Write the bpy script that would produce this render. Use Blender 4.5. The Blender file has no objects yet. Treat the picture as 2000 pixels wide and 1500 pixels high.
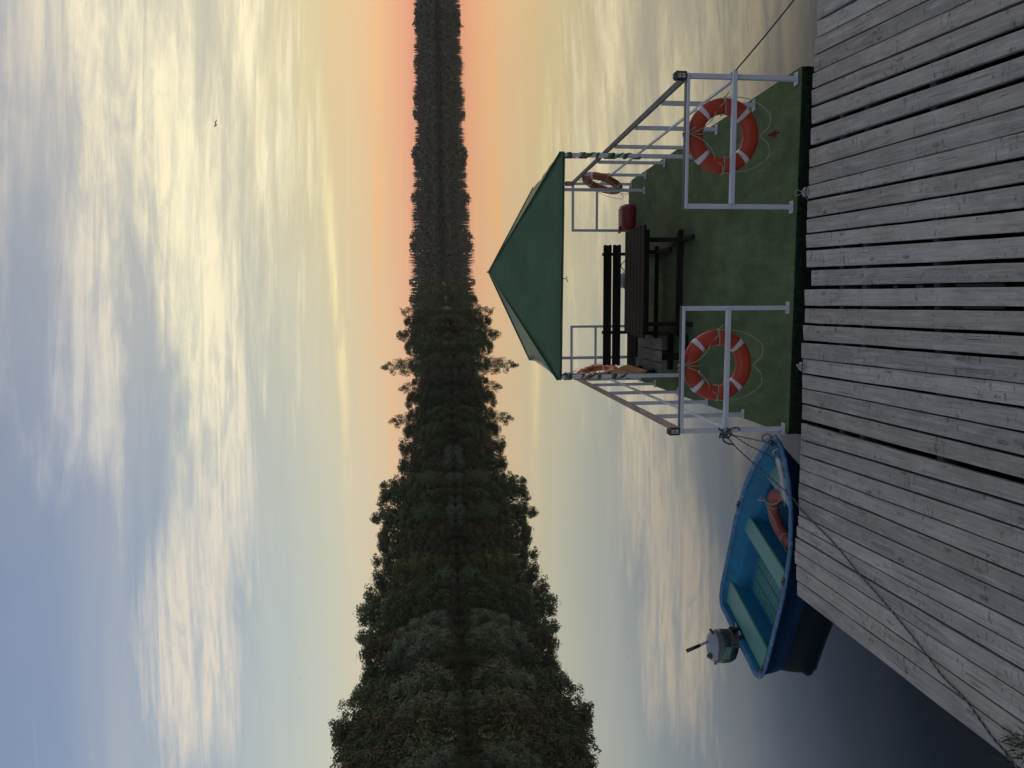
import bpy, bmesh, math, random
from math import sin, cos, pi, radians, sqrt, atan2
from mathutils import Vector, Matrix

random.seed(11)
SC = bpy.context.scene
COL = SC.collection
CAM_H = 3.53
WATER_Z = -0.40

# ------------------------------------------------------------------ helpers
class MB:
    """collects vertices, faces, face materials; builds ONE mesh object"""
    def __init__(s):
        s.v = []; s.f = []; s.m = []; s.smooth = []
    def add(s, vs, fs, mi=0, smooth=False):
        b = len(s.v)
        s.v += [tuple(p) for p in vs]
        for f in fs:
            s.f.append(tuple(b + i for i in f)); s.m.append(mi); s.smooth.append(smooth)
    def box(s, x0, x1, y0, y1, z0, z1, mi=0):
        vs = [(x0,y0,z0),(x1,y0,z0),(x1,y1,z0),(x0,y1,z0),(x0,y0,z1),(x1,y0,z1),(x1,y1,z1),(x0,y1,z1)]
        s.add(vs, [(0,3,2,1),(4,5,6,7),(0,1,5,4),(1,2,6,5),(2,3,7,6),(3,0,4,7)], mi)
    def beam(s, p, q, w, h, up=(0,0,1), mi=0):
        """square bar from p to q, w across, h along up"""
        p = Vector(p); q = Vector(q); d = (q-p).normalized(); u = Vector(up)
        if abs(d.dot(u)) > .99: u = Vector((0,1,0))
        r = d.cross(u).normalized(); u = r.cross(d).normalized()
        vs = []
        for c in (p, q):
            for a, b in ((-1,-1),(1,-1),(1,1),(-1,1)):
                vs.append(c + r*(a*w/2) + u*(b*h/2))
        s.add(vs, [(0,1,2,3),(7,6,5,4),(0,4,5,1),(1,5,6,2),(2,6,7,3),(3,7,4,0)], mi)
    def tube(s, pts, r, n=8, mi=0, closed=False, taper=None):
        pts = [Vector(p) for p in pts]; N = len(pts)
        if N < 2: return
        rings = []; prev = None
        for i, p in enumerate(pts):
            a = pts[(i-1) % N] if (closed or i > 0) else p
            b = pts[(i+1) % N] if (closed or i < N-1) else p
            d = (b-a)
            if d.length < 1e-9: d = Vector((0,0,1))
            d.normalize()
            if prev is None:
                u = d.orthogonal().normalized()
            else:
                u = (prev - d*prev.dot(d))
                if u.length < 1e-6: u = d.orthogonal()
                u.normalize()
            prev = u; w = d.cross(u)
            rr = r if taper is None else r*taper[i]
            rings.append([p + (u*cos(2*pi*k/n) + w*sin(2*pi*k/n))*rr for k in range(n)])
        vs = [q for R in rings for q in R]; fs = []
        M = N if closed else N-1
        for i in range(M):
            j = (i+1) % N
            for k in range(n):
                l = (k+1) % n
                fs.append((i*n+k, i*n+l, j*n+l, j*n+k))
        if not closed:
            fs.append(tuple(reversed(range(n)))); fs.append(tuple((N-1)*n+k for k in range(n)))
        s.add(vs, fs, mi, True)
    def rope(s, pts, r, pitch=.06, mats=(0,0,1)):
        """twisted rope: three strands round the smoothed path"""
        P = smooth_path(pts, pitch/6)
        strands = [[] for _ in mats]
        L = 0; prev = None
        for i, p in enumerate(P):
            a = P[max(i-1,0)]; b = P[min(i+1,len(P)-1)]
            d = (b-a).normalized()
            if prev is None: u = d.orthogonal().normalized()
            else:
                u = prev - d*prev.dot(d)
                u = u.normalized() if u.length > 1e-6 else d.orthogonal().normalized()
            prev = u; w = d.cross(u)
            if i: L += (p-P[i-1]).length
            for k in range(len(mats)):
                t = 2*pi*(L/pitch + k/len(mats))
                strands[k].append(p + (u*cos(t)+w*sin(t))*r*.55)
        for k, m in enumerate(mats): s.tube(strands[k], r*.56, 5, m)
    def prism(s, poly, z0, z1, mi=0):
        n = len(poly)
        vs = [(x,y,z0) for x,y in poly] + [(x,y,z1) for x,y in poly]
        fs = [tuple(reversed(range(n))), tuple(range(n,2*n))]
        for i in range(n):
            j = (i+1) % n; fs.append((i,j,n+j,n+i))
        s.add(vs, fs, mi)
    def sphere(s, c, rx, ry, rz, nu=12, nv=8, mi=0):
        vs = []; fs = []
        for i in range(nv+1):
            t = pi*i/nv
            for k in range(nu):
                a = 2*pi*k/nu
                vs.append((c[0]+rx*sin(t)*cos(a), c[1]+ry*sin(t)*sin(a), c[2]+rz*cos(t)))
        for i in range(nv):
            for k in range(nu):
                l = (k+1) % nu
                fs.append((i*nu+k, (i+1)*nu+k, (i+1)*nu+l, i*nu+l))
        s.add(vs, fs, mi, True)
    def loft(s, rings, mi=0, closed=True, caps=True, smooth=True):
        n = len(rings[0]); vs = [p for R in rings for p in R]; fs = []
        for i in range(len(rings)-1):
            for k in range(n if closed else n-1):
                l = (k+1) % n
                fs.append((i*n+k, i*n+l, (i+1)*n+l, (i+1)*n+k))
        if caps and closed:
            fs.append(tuple(reversed(range(n)))); fs.append(tuple((len(rings)-1)*n+k for k in range(n)))
        s.add(vs, fs, mi, smooth)
    def xform(s, M):
        s.v = [tuple(M @ Vector(p)) for p in s.v]; return s
    def merge(s, o, M=None, mi=0):
        s.add([(M @ Vector(p)) if M else p for p in o.v], [], 0)
        b = len(s.v) - len(o.v)
        for f, sm, m in zip(o.f, o.smooth, o.m):
            s.f.append(tuple(b+i for i in f)); s.m.append(m+mi); s.smooth.append(sm)
    def build(s, name, mats, parent=None, bevel=0, seg=2, fix=True, solid=0, subd=0):
        me = bpy.data.meshes.new(name)
        me.from_pydata(s.v, [], s.f)
        if not isinstance(mats, (list, tuple)): mats = [mats]
        for m in mats: me.materials.append(m)
        me.polygons.foreach_set('material_index', s.m)
        me.polygons.foreach_set('use_smooth', s.smooth)
        if fix:
            bm = bmesh.new(); bm.from_mesh(me)
            bmesh.ops.recalc_face_normals(bm, faces=bm.faces[:])
            bm.to_mesh(me); bm.free()
        me.update()
        o = bpy.data.objects.new(name, me); COL.objects.link(o)
        if parent is not None: o.parent = parent
        if solid:
            md = o.modifiers.new('thick', 'SOLIDIFY'); md.thickness = solid; md.offset = 0
        if subd:
            md = o.modifiers.new('sub', 'SUBSURF'); md.levels = subd; md.render_levels = subd
        if bevel:
            md = o.modifiers.new('bev', 'BEVEL'); md.width = bevel; md.segments = seg
            md.limit_method = 'ANGLE'; md.angle_limit = radians(40); md.use_clamp_overlap = True
            for p in me.polygons: p.use_smooth = True
            if hasattr(me, 'set_sharp_from_angle'): me.set_sharp_from_angle(angle=radians(42))
        return o

def smooth_path(pts, step):
    """Catmull-Rom through pts, resampled about every step metres"""
    P = [Vector(p) for p in pts]
    if len(P) == 2:
        n = max(2, int((P[1]-P[0]).length/step)); return [P[0].lerp(P[1], i/n) for i in range(n+1)]
    E = [P[0]*2-P[1]] + P + [P[-1]*2-P[-2]]
    out = []
    for i in range(1, len(E)-2):
        a, b, c, d = E[i-1:i+3]
        n = max(2, int((c-b).length/step))
        for k in range(n):
            t = k/n
            out.append(.5*((2*b)+(c-a)*t+(2*a-5*b+4*c-d)*t*t+(3*b-a-3*c+d)*t**3))
    out.append(P[-1]); return out

def thing(name, label, cat, loc=(0,0,0), rz=0, group=None, kind=None):
    o = bpy.data.objects.new(name, None); COL.objects.link(o)
    o.location = loc; o.rotation_euler = (0,0,rz); o.empty_display_size = .1
    return tag(o, label, cat, group, kind)
def tag(o, label=None, cat=None, group=None, kind=None):
    if label: o['label'] = label
    if cat: o['category'] = cat
    if group: o['group'] = group
    if kind: o['kind'] = kind
    return o
def pivot(name, parent):
    o = bpy.data.objects.new(name, None); COL.objects.link(o); o.parent = parent; o.empty_display_size = .05
    return o

# ------------------------------------------------------------------ materials
def srgb(r, g, b):
    def f(c):
        c /= 255.
        return c/12.92 if c <= .04045 else ((c+.055)/1.055)**2.4
    return (f(r), f(g), f(b), 1)
class NT:
    def __init__(s, tree): s.t = tree; s.n = tree.nodes; s.l = tree.links
    def node(s, typ, **kw):
        n = s.n.new(typ)
        for k, v in kw.items(): setattr(n, k, v)
        return n
    def put(s, sock, v):
        if isinstance(v, bpy.types.NodeSocket): s.l.new(v, sock)
        elif v is not None: sock.default_value = v
    def math(s, op, a, b=None, c=None, clamp=False):
        n = s.node('ShaderNodeMath', operation=op, use_clamp=clamp)
        s.put(n.inputs[0], a); s.put(n.inputs[1], b)
        if c is not None: s.put(n.inputs[2], c)
        return n.outputs[0]
    def mix(s, f, a, b, blend='MIX'):
        n = s.node('ShaderNodeMix', data_type='RGBA', blend_type=blend)
        s.put(n.inputs[0], f); s.put(n.inputs[6], a); s.put(n.inputs[7], b)
        return n.outputs[2]
    def noise(s, vec, scale, detail=4, rough=.55, dist=0, out=0):
        n = s.node('ShaderNodeTexNoise'); s.put(n.inputs['Vector'], vec)
        n.inputs['Scale'].default_value = scale; n.inputs['Detail'].default_value = detail
        n.inputs['Roughness'].default_value = rough; n.inputs['Distortion'].default_value = dist
        return n.outputs[out]
    def ramp(s, fac, stops, interp='LINEAR'):
        n = s.node('ShaderNodeValToRGB'); s.put(n.inputs[0], fac)
        cr = n.color_ramp; cr.interpolation = interp
        while len(cr.elements) < len(stops): cr.elements.new(.5)
        for e, (p, c) in zip(cr.elements, stops):
            e.position = p; e.color = c if len(c) == 4 else (*c, 1)
        return n.outputs[0]
    def vmap(s, vec, scale=(1,1,1), rot=(0,0,0), loc=(0,0,0)):
        n = s.node('ShaderNodeMapping'); s.put(n.inputs[0], vec)
        n.inputs['Location'].default_value = loc; n.inputs['Rotation'].default_value = rot; n.inputs['Scale'].default_value = scale
        return n.outputs[0]
    def smooth(s, v, a, b):
        n = s.node('ShaderNodeMapRange', interpolation_type='SMOOTHSTEP')
        s.put(n.inputs[0], v); n.inputs[1].default_value = a; n.inputs[2].default_value = b
        return n.outputs[0]

def mat(name, col, rough=.5, metal=0, var=.15, vscale=8, bump=0, bscale=60, spec=.5, stretch=(1,1,1), dirt=None, dscale=3, damt=.4, coat=0):
    m = bpy.data.materials.new(name); m.use_nodes = True
    t = NT(m.node_tree); b = m.node_tree.nodes['Principled BSDF']
    tc = t.node('ShaderNodeTexCoord').outputs['Object']
    v = t.vmap(tc, stretch)
    n1 = t.noise(v, vscale, 5)
    c = tuple(col[:3])
    dark = tuple(x*(1-var) for x in c)+(1,); lite = tuple(min(1,x*(1+var)) for x in c)+(1,)
    base = t.ramp(n1, [(.3, dark), (.7, lite)])
    if dirt is not None:
        n2 = t.noise(tc, dscale, 6, .65)
        base = t.mix(t.math('MULTIPLY', t.smooth(n2, .5, .72), damt), base, dirt)
    t.put(b.inputs['Base Color'], base)
    b.inputs['Roughness'].default_value = rough; b.inputs['Metallic'].default_value = metal
    b.inputs['Specular IOR Level'].default_value = spec
    t.put(b.inputs['Roughness'], t.math('ADD', t.math('MULTIPLY', n1, .2), rough-.1, clamp=True))
    if coat: b.inputs['Coat Weight'].default_value = coat
    if bump:
        bn = t.node('ShaderNodeBump'); bn.inputs['Strength'].default_value = bump; bn.inputs['Distance'].default_value = .01
        t.put(bn.inputs['Height'], t.noise(v, bscale, 4)); t.put(b.inputs['Normal'], bn.outputs[0])
    return m

def wood_mat(name, c1, c2, axis=0, scale=1., rough=.75, bump=.4):
    m = bpy.data.materials.new(name); m.use_nodes = True
    t = NT(m.node_tree); b = m.node_tree.nodes['Principled BSDF']
    tc = t.node('ShaderNodeTexCoord').outputs['Object']
    sc = [18*scale]*3; sc[axis] = 1.2*scale
    g = t.noise(t.vmap(tc, sc), 3, 6, .65, .4)
    p = t.noise(tc, 3.5, 4)
    f = t.math('ADD', t.math('MULTIPLY', g, .75), t.math('MULTIPLY', p, .3))
    t.put(b.inputs['Base Color'], t.ramp(f, [(.36, c1), (.66, c2)]))
    b.inputs['Roughness'].default_value = rough; b.inputs['Specular IOR Level'].default_value = .12
    bn = t.node('ShaderNodeBump'); bn.inputs['Strength'].default_value = bump; bn.inputs['Distance'].default_value = .004
    t.put(bn.inputs['Height'], g); t.put(b.inputs['Normal'], bn.outputs[0])
    return m

def lin(r, g, b): return (r, g, b, 1)
M = {}
M['white_paint'] = mat('white_paint', lin(.41,.44,.50), .35, var=.06, vscale=5, dirt=lin(.33,.33,.33), dscale=6, damt=.35)
M['black_plastic'] = mat('black_plastic', lin(.018,.018,.02), .45, var=.2)
M['grey_metal'] = mat('grey_metal', lin(.26,.27,.29), .45, .5, var=.15, vscale=20, dirt=lin(.12,.10,.09), dscale=10)
M['carpet_dark'] = mat('carpet_edge', lin(.010,.019,.013), .95, var=.5, vscale=20, bump=.6, bscale=150, spec=.1)
M['float_black'] = mat('float_black', lin(.012,.014,.016), .6, var=.3)
M['ring_red'] = mat('ring_red', lin(.30,.030,.012), .55, var=.14, vscale=4, bump=.1, bscale=90, dirt=lin(.25,.035,.025), dscale=7, damt=.4)
M['ring_orange'] = mat('ring_orange', lin(.42,.085,.028), .55, var=.14, vscale=4, bump=.1, bscale=90, dirt=lin(.3,.06,.03), dscale=7, damt=.4)
M['ring_brown'] = mat('ring_brown', lin(.24,.060,.018), .6, var=.16, vscale=4, bump=.1, bscale=90, dirt=lin(.22,.05,.02), dscale=7, damt=.4)
M['ring_faded'] = mat('ring_faded', lin(.17,.034,.026), .65, var=.2, vscale=6, bump=.25, bscale=70, dirt=lin(.22,.05,.04), dscale=9, damt=.5)
M['band_white'] = mat('band_white', lin(.46,.47,.49), .4, var=.12, vscale=14, dirt=lin(.36,.36,.35), dscale=25, damt=.5)
M['cord'] = mat('cord', lin(.27,.26,.20), .8, var=.25, vscale=40)
M['ribbon_red'] = mat('ribbon_red', lin(.12,.012,.012), .6, var=.2)
M['rope_dark'] = mat('rope_dark', lin(.014,.022,.030), .8, var=.4, vscale=60)
M['rope_green'] = mat('rope_green', lin(.11,.14,.145), .8, var=.3, vscale=60)
M['rope_navy'] = mat('rope_navy', lin(.02,.022,.05), .7, var=.3, vscale=50)
M['can_red'] = mat('can_red', lin(.14,.005,.011), .5, var=.12, vscale=6, dirt=lin(.12,.012,.02), dscale=6)
M['boat_blue'] = mat('boat_blue', lin(.004,.026,.075), .42, spec=.3, var=.18, vscale=5, bump=.05, bscale=30, dirt=lin(.015,.04,.08), dscale=5, damt=.5)  # darker than the inside: shade on the dock side put into its colour
M['boat_inner'] = mat('boat_inner', lin(.006,.115,.215), .5, spec=.2, var=.2, vscale=5, bump=.06, bscale=30, dirt=lin(.02,.055,.10), dscale=4, damt=.6)
M['boat_rim'] = mat('boat_rim', lin(.016,.085,.18), .45, var=.2, vscale=9, dirt=lin(.17,.24,.36), dscale=18, damt=.6)
M['boat_bottom'] = mat('boat_bottom', lin(.014,.028,.06), .5, var=.25)
M['teal'] = mat('teal', lin(.075,.20,.175), .5, var=.12, vscale=5, dirt=lin(.07,.15,.16), dscale=5, damt=.5)
M['teal_dark'] = mat('teal_dark', lin(.03,.135,.13), .5, var=.2, vscale=12)
M['decal'] = mat('decal', lin(.26,.25,.30), .35, var=.25, vscale=10, dirt=lin(.22,.20,.26), dscale=12, damt=.7)
M['motor_grey'] = mat('motor_grey', lin(.18,.20,.235), .35, var=.08, vscale=6)
M['motor_green'] = mat('motor_green', lin(.012,.035,.038), .35, var=.2)
M['motor_decal'] = mat('motor_decal', lin(.05,.14,.14), .35, var=.2, vscale=20)
M['lettering'] = mat('lettering', lin(.5,.52,.55), .4, var=.05)
M['lamp_glass'] = mat('lamp_glass', lin(.62,.60,.52), .25, var=.1)
M['wood_dark'] = wood_mat('wood_dark', lin(.004,.0037,.0037), lin(.017,.0155,.0155), 0)
M['wood_dark_y'] = wood_mat('wood_dark_y', lin(.005,.0045,.0045), lin(.022,.0195,.019), 1)
M['wood_bench_lit'] = wood_mat('wood_bench_lit', lin(.06,.055,.05), lin(.20,.175,.155), 1)  # seat boards coloured paler, for the light falling on them
M['wood_brown_lit'] = wood_mat('wood_brown_lit', lin(.10,.07,.045), lin(.28,.19,.115), 1)  # back boards coloured as lit by the sky
M['wood_rail'] = wood_mat('wood_rail', lin(.13,.10,.085), lin(.36,.27,.22), 1)
M['wood_rail_x'] = wood_mat('wood_rail_x', lin(.05,.05,.055), lin(.16,.15,.15), 0)
M['bark'] = mat('bark', lin(.06,.05,.04), .9, var=.3, vscale=3)
M['bird'] = mat('bird', lin(.03,.028,.025), .8)
M['grass'] = mat('grass_blade', lin(.032,.040,.014), .7, var=.4, vscale=3)

# carpet: short green pile with a seam and worn patches
def carpet_mat():
    m = bpy.data.materials.new('green_carpet'); m.use_nodes = True
    t = NT(m.node_tree); b = m.node_tree.nodes['Principled BSDF']
    tc = t.node('ShaderNodeTexCoord').outputs['Object']
    big = t.noise(tc, 1.1, 4, .6); mid = t.noise(t.vmap(tc, (1,.35,1)), 7, 5, .65); fine = t.noise(tc, 55, 4, .75)
    f = t.math('ADD', t.math('ADD', t.math('MULTIPLY', big, .45), t.math('MULTIPLY', mid, .4)), t.math('MULTIPLY', fine, .55))
    c = t.ramp(f, [(.50, lin(.030,.048,.024)), (.69, lin(.062,.091,.043)), (.88, lin(.112,.150,.074))])
    sep = t.node('ShaderNodeSeparateXYZ'); t.put(sep.inputs[0], tc)
    wob = t.math('MULTIPLY', t.math('SUBTRACT', t.noise(tc, 4, 2), .5), .03)
    seam = None
    for pos, ax in ((4.46, 1), (1.62, 1)):
        d = t.math('ABSOLUTE', t.math('SUBTRACT', t.math('ADD', sep.outputs[ax], wob), pos))
        k = t.math('SUBTRACT', 1, t.smooth(d, .003, .012))
        seam = k if seam is None else t.math('MAXIMUM', seam, k)
    c = t.mix(t.math('MULTIPLY', seam, .35), c, lin(.022,.036,.022))
    sp = t.node('ShaderNodeTexVoronoi'); sp.inputs['Scale'].default_value = 2.2; t.put(sp.inputs['Vector'], tc)
    litter = t.math('SUBTRACT', 1, t.smooth(sp.outputs['Distance'], .008, .022))
    c = t.mix(t.math('MULTIPLY', litter, .5), c, lin(.35,.36,.30))
    t.put(b.inputs['Base Color'], c)
    b.inputs['Roughness'].default_value = 1; b.inputs['Specular IOR Level'].default_value = .08
    b.inputs['Sheen Weight'].default_value = .04
    bn = t.node('ShaderNodeBump'); bn.inputs['Strength'].default_value = .7; bn.inputs['Distance'].default_value = .01
    t.put(bn.inputs['Height'], t.math('ADD', fine, t.math('MULTIPLY', mid, .7))); t.put(b.inputs['Normal'], bn.outputs[0])
    return m
M['carpet'] = carpet_mat()

# canopy cloth: waxed green fabric, a little light comes through
def canopy_mat():
    m = bpy.data.materials.new('canopy_cloth'); m.use_nodes = True
    t = NT(m.node_tree); n = m.node_tree.nodes; b = n['Principled BSDF']; out = n['Material Output']
    tc = t.node('ShaderNodeTexCoord').outputs['Object']
    f = t.noise(t.vmap(tc, (1,1,2.5)), 2.4, 5, .6, .5)
    c = t.ramp(f, [(.3, lin(.043,.102,.050)), (.7, lin(.063,.132,.068))])
    t.put(b.inputs['Base Color'], c); b.inputs['Roughness'].default_value = .42; b.inputs['Specular IOR Level'].default_value = .45
    bn = t.node('ShaderNodeBump'); bn.inputs['Strength'].default_value = .35; bn.inputs['Distance'].default_value = .03
    t.put(bn.inputs['Height'], f); t.put(b.inputs['Normal'], bn.outputs[0])
    tr = t.node('ShaderNodeBsdfTranslucent'); tr.inputs[0].default_value = lin(.04,.10,.06)
    mx = t.node('ShaderNodeMixShader'); mx.inputs[0].default_value = .2
    t.l.new(b.outputs[0], mx.inputs[1]); t.l.new(tr.outputs[0], mx.inputs[2]); t.l.new(mx.outputs[0], out.inputs[0])
    return m
M['canopy'] = canopy_mat()

# weathered dock boards: grain along the board's own length (UV), knots, cracks, stains
def dock_mat():
    m = bpy.data.materials.new('weathered_boards'); m.use_nodes = True
    t = NT(m.node_tree); b = m.node_tree.nodes['Principled BSDF']
    uv = t.node('ShaderNodeUVMap', uv_map='UVMap').outputs[0]
    at = t.node('ShaderNodeAttribute', attribute_name='tint')
    tc = t.node('ShaderNodeTexCoord').outputs['Object']
    # knots bend the grain
    kn = t.node('ShaderNodeTexVoronoi'); kn.inputs['Scale'].default_value = 1.0; t.put(kn.inputs['Vector'], t.vmap(uv, (4.2, 10, 1)))
    kn.inputs['Randomness'].default_value = 1
    kd = kn.outputs['Distance']
    warp = t.math('MULTIPLY', t.math('SUBTRACT', 1, t.smooth(kd, .0, .42)), .10)
    cmb = t.node('ShaderNodeCombineXYZ'); t.put(cmb.inputs[1], warp)
    add = t.node('ShaderNodeVectorMath', operation='ADD'); t.put(add.inputs[0], uv); t.put(add.inputs[1], cmb.outputs[0])
    g1 = t.noise(t.vmap(add.outputs[0], (1.5, 55, 1)), 1.6, 8, .7, .35)
    g2 = t.noise(t.vmap(add.outputs[0], (.6, 14, 1)), 1.5, 4, .6, .8)
    g3 = t.noise(t.vmap(uv, (5, 170, 1)), 1.0, 4, .75)
    blot = t.noise(uv, 3.2, 6, .68)
    f = t.math('ADD', t.math('ADD', t.math('MULTIPLY', g1, .42), t.math('MULTIPLY', g2, .3)), t.math('ADD', t.math('MULTIPLY', g3, .18), t.math('MULTIPLY', blot, .28)))
    c = t.ramp(f, [(.42, lin(.115,.111,.105)), (.55, lin(.232,.223,.210)), (.64, lin(.300,.289,.272)), (.76, lin(.44,.426,.398))])
    # tint per board
    c = t.mix(1, c, at.outputs[0], 'MULTIPLY')
    # knots (only the cells whose random value is high)
    sel = t.node('ShaderNodeSeparateColor'); t.put(sel.inputs[0], kn.outputs['Color'])
    isk = t.math('GREATER_THAN', sel.outputs[0], .40)
    kk = t.math('MULTIPLY', t.math('SUBTRACT', 1, t.smooth(kd, .06, .24)), isk)
    kbr = t.noise(uv, 60, 4, .7)
    c = t.mix(t.math('MULTIPLY', t.math('MULTIPLY', kk, t.smooth(kbr, .40, .60)), .85), c, lin(.040,.038,.038))
    # cross scratches and bruises running over the boards
    sc_ = t.noise(t.vmap(uv, (42, 9, 1), rot=(0,0,.35)), 1.0, 5, .7, .6)
    pat = t.smooth(t.noise(uv, 3.6, 3), .46, .58)
    c = t.mix(t.math('MULTIPLY', t.math('MULTIPLY', t.smooth(sc_, .555, .63), pat), .75), c, lin(.055,.053,.052))
    # long dark cracks
    cr = t.noise(t.vmap(add.outputs[0], (.35, 30, 1)), 1.3, 2, .5)
    crk = t.math('SUBTRACT', 1, t.smooth(t.math('ABSOLUTE', t.math('SUBTRACT', cr, .5)), .0, .010))
    crm = t.math('MULTIPLY', crk, t.smooth(t.noise(t.vmap(uv, (1,3,1)), 1.7, 2), .52, .62))
    c = t.mix(t.math('MULTIPLY', crm, .8), c, lin(.028,.027,.028))
    # paler rubbed streaks
    pl = t.noise(t.vmap(uv, (1.1, 9, 1)), 1.9, 4, .6)
    c = t.mix(t.math('MULTIPLY', t.smooth(pl, .54, .68), .40), c, lin(.40,.395,.39))
    t.put(b.inputs['Base Color'], c)
    b.inputs['Roughness'].default_value = .85; b.inputs['Specular IOR Level'].default_value = .25
    bn = t.node('ShaderNodeBump'); bn.inputs['Strength'].default_value = .8; bn.inputs['Distance'].default_value = .004
    t.put(bn.inputs['Height'], t.math('SUBTRACT', t.math('ADD', g1, t.math('MULTIPLY', g3, .6)), t.math('ADD', crm, kk))); t.put(b.inputs['Normal'], bn.outputs[0])
    return m
M['dock'] = dock_mat()
M['joist'] = mat('joist', lin(.07,.07,.075), .9, var=.3, vscale=6)

def leaf_mat(name, c1, c2, c3):
    m = bpy.data.materials.new(name); m.use_nodes = True
    t = NT(m.node_tree); b = m.node_tree.nodes['Principled BSDF']
    tc = t.node('ShaderNodeTexCoord').outputs['Object']
    oi = t.node('ShaderNodeObjectInfo').outputs['Random']
    a = t.noise(tc, .45, 3, .6); bn = t.noise(tc, 2.5, 2)
    f = t.math('ADD', t.math('MULTIPLY', a, .7), t.math('MULTIPLY', bn, .3))
    c = t.ramp(f, [(.35, c1), (.52, c2), (.68, c3)])
    v = t.math('ADD', .72, t.math('MULTIPLY', oi, .6))
    hs = t.node('ShaderNodeHueSaturation'); t.put(hs.inputs['Color'], c); t.put(hs.inputs['Value'], v)
    t.put(hs.inputs['Hue'], t.math('ADD', .485, t.math('MULTIPLY', t.math('FRACT', t.math('MULTIPLY', oi, 7.3)), .03)))
    t.put(b.inputs['Base Color'], hs.outputs[0])
    b.inputs['Roughness'].default_value = .75; b.inputs['Specular IOR Level'].default_value = .25
    return m
M['leaf_a'] = leaf_mat('foliage_green', lin(0.0331,0.0553,0.0243), lin(0.0497,0.0774,0.0331), lin(0.0685,0.0972,0.0420))
M['leaf_b'] = leaf_mat('foliage_olive', lin(0.0675,0.0780,0.0270), lin(0.0990,0.1125,0.0390), lin(0.1275,0.1425,0.0510))
M['leaf_c'] = leaf_mat('foliage_grey_green', lin(0.0684,0.0994,0.0646), lin(0.1056,0.1429,0.0919), lin(0.1366,0.1739,0.1118))
M['leaf_d'] = leaf_mat('foliage_brown_green', lin(0.0486,0.0475,0.0259), lin(0.0670,0.0648,0.0346), lin(0.0864,0.0821,0.0432))
M['leaf_far'] = leaf_mat('foliage_conifer', lin(.030,.036,.024), lin(.042,.048,.031), lin(.058,.064,.042))
M['earth'] = mat('earth', lin(.02,.022,.012), .95, var=.4, vscale=.3)
M['shore_grass'] = mat('shore_grass', lin(.045,.058,.022), .95, var=.4, vscale=2)
# ------------------------------------------------------------------ frames
RA = radians(-6.4)                                   # heading of the raft
RO = Vector((-.576, 6.724, 0))
def wor(a, b, z=0):
    return RO + Vector((cos(RA), sin(RA), 0))*a + Vector((-sin(RA), cos(RA), 0))*b + Vector((0,0,z))
def rthing(name, label, cat, a, b, z=0, rz=0, group=None):
    return thing(name, label, cat, wor(a,b,z), RA+rz, group)

# ------------------------------------------------------------------ pontoon raft
RW, RD, FB = 3.64, 6.08, -.04
raft = rthing('pontoon_raft', 'flat floating raft covered in green carpet with white metal railings', 'raft', 0, 0, 0)
def raft_outline(ins, n=6):
    pts = []
    for (cx, cy, a0, rad) in ((0,FB,pi,.05), (RW,FB,1.5*pi,.05), (RW,RD,0,.20), (0,RD,.5*pi,.20)):
        sx = 1 if cx == 0 else -1; sy = 1 if cy == FB else -1
        ox, oy = cx+sx*(rad+ins), cy+sy*(rad+ins)
        for k in range(n+1):
            t = a0 + .5*pi*k/n
            pts.append((ox+rad*cos(t), oy+rad*sin(t)))
    return pts
mb = MB()
tp = raft_outline(.018)
mid_ = raft_outline(0)
mb.add([(x,y,0) for x,y in tp], [tuple(range(len(tp)))], 0)
rg = [[(x,y,0) for x,y in tp], [(x,y,-.012) for x,y in raft_outline(.005)], [(x,y,-.03) for x,y in mid_]]
mb.loft(rg[:2], 0, caps=False); mb.loft(rg[1:], 1, caps=False)
random.seed(3)
dr = []
for k, z in enumerate((-.03, -.09, -.16, -.20)):
    dr.append([(x + random.uniform(-.008,.008)*(k>0), y + random.uniform(-.012,.008)*(k>0), z - (random.uniform(0,.02) if k == 3 else 0)) for x, y in mid_])
mb.loft(dr, 1, caps=False)
mb.build('carpet', [M['carpet'], M['carpet_dark']], raft, fix=False)
mb = MB(); mb.box(.06, RW-.06, .06, RD-.08, -.62, -.02); mb.build('float', M['float_black'], raft, bevel=.03)
RH, RM, TB = 1.10, .645, .045
def base_plate(mb, a, b):
    mb.box(a-.06, a+.06, b-.03, b+.03, .001, .010)
    for s in (-1, 1):
        mb.tube([(a+s*.045,b,.010),(a+s*.045,b,.024)], .009, 6)
def rail_section(kind, posts, tops, mids, wood=None, strip=None):
    p = pivot('railing', raft)
    for (a, b, h) in posts:
        m1 = MB(); m1.beam((a,b,.01), (a,b,h), TB, TB, (0,1,0)); m1.build('post', M['white_paint'], p, bevel=.004)
        m2 = MB(); base_plate(m2, a, b); m2.build('base_plate', M['white_paint'], p)
    for q in tops:
        m1 = MB(); m1.beam(q[0], q[1], .085 if strip else TB, .03 if strip else TB); m1.build('top_rail', M['white_paint'], p, bevel=.004)
    for q in mids:
        m1 = MB(); m1.beam(q[0], q[1], q[2], q[2]); m1.build('middle_rail', M['white_paint'], p, bevel=.003)
    if wood:
        m1 = MB(); m1.beam(wood[0], wood[1], .068, .028); m1.build('wooden_handrail', wood[2], p, bevel=.005)
    if strip:
        m1 = MB(); m1.beam(strip[0], strip[1], .052, .006); m1.build('dark_strip', M['black_plastic'], p)  # thin black strip along the top of the rail
    return p
for a0, a1 in ((.054, 1.302), (2.304, 3.535)):
    rail_section('front', [(a0,.045,RH-.02), (a1,.045,RH-.02)], [((a0-.022,.062,RH), (a1+.022,.062,RH))],
                 [((a0-(.05 if a0 < 1 else -.02),.012,RM), (a1+(.05 if a0 > 1 else -.02),.012,RM), .044)],
                 strip=((a0-.03,.064,RH+.0175), (a1+.03,.064,RH+.0175)))
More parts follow.
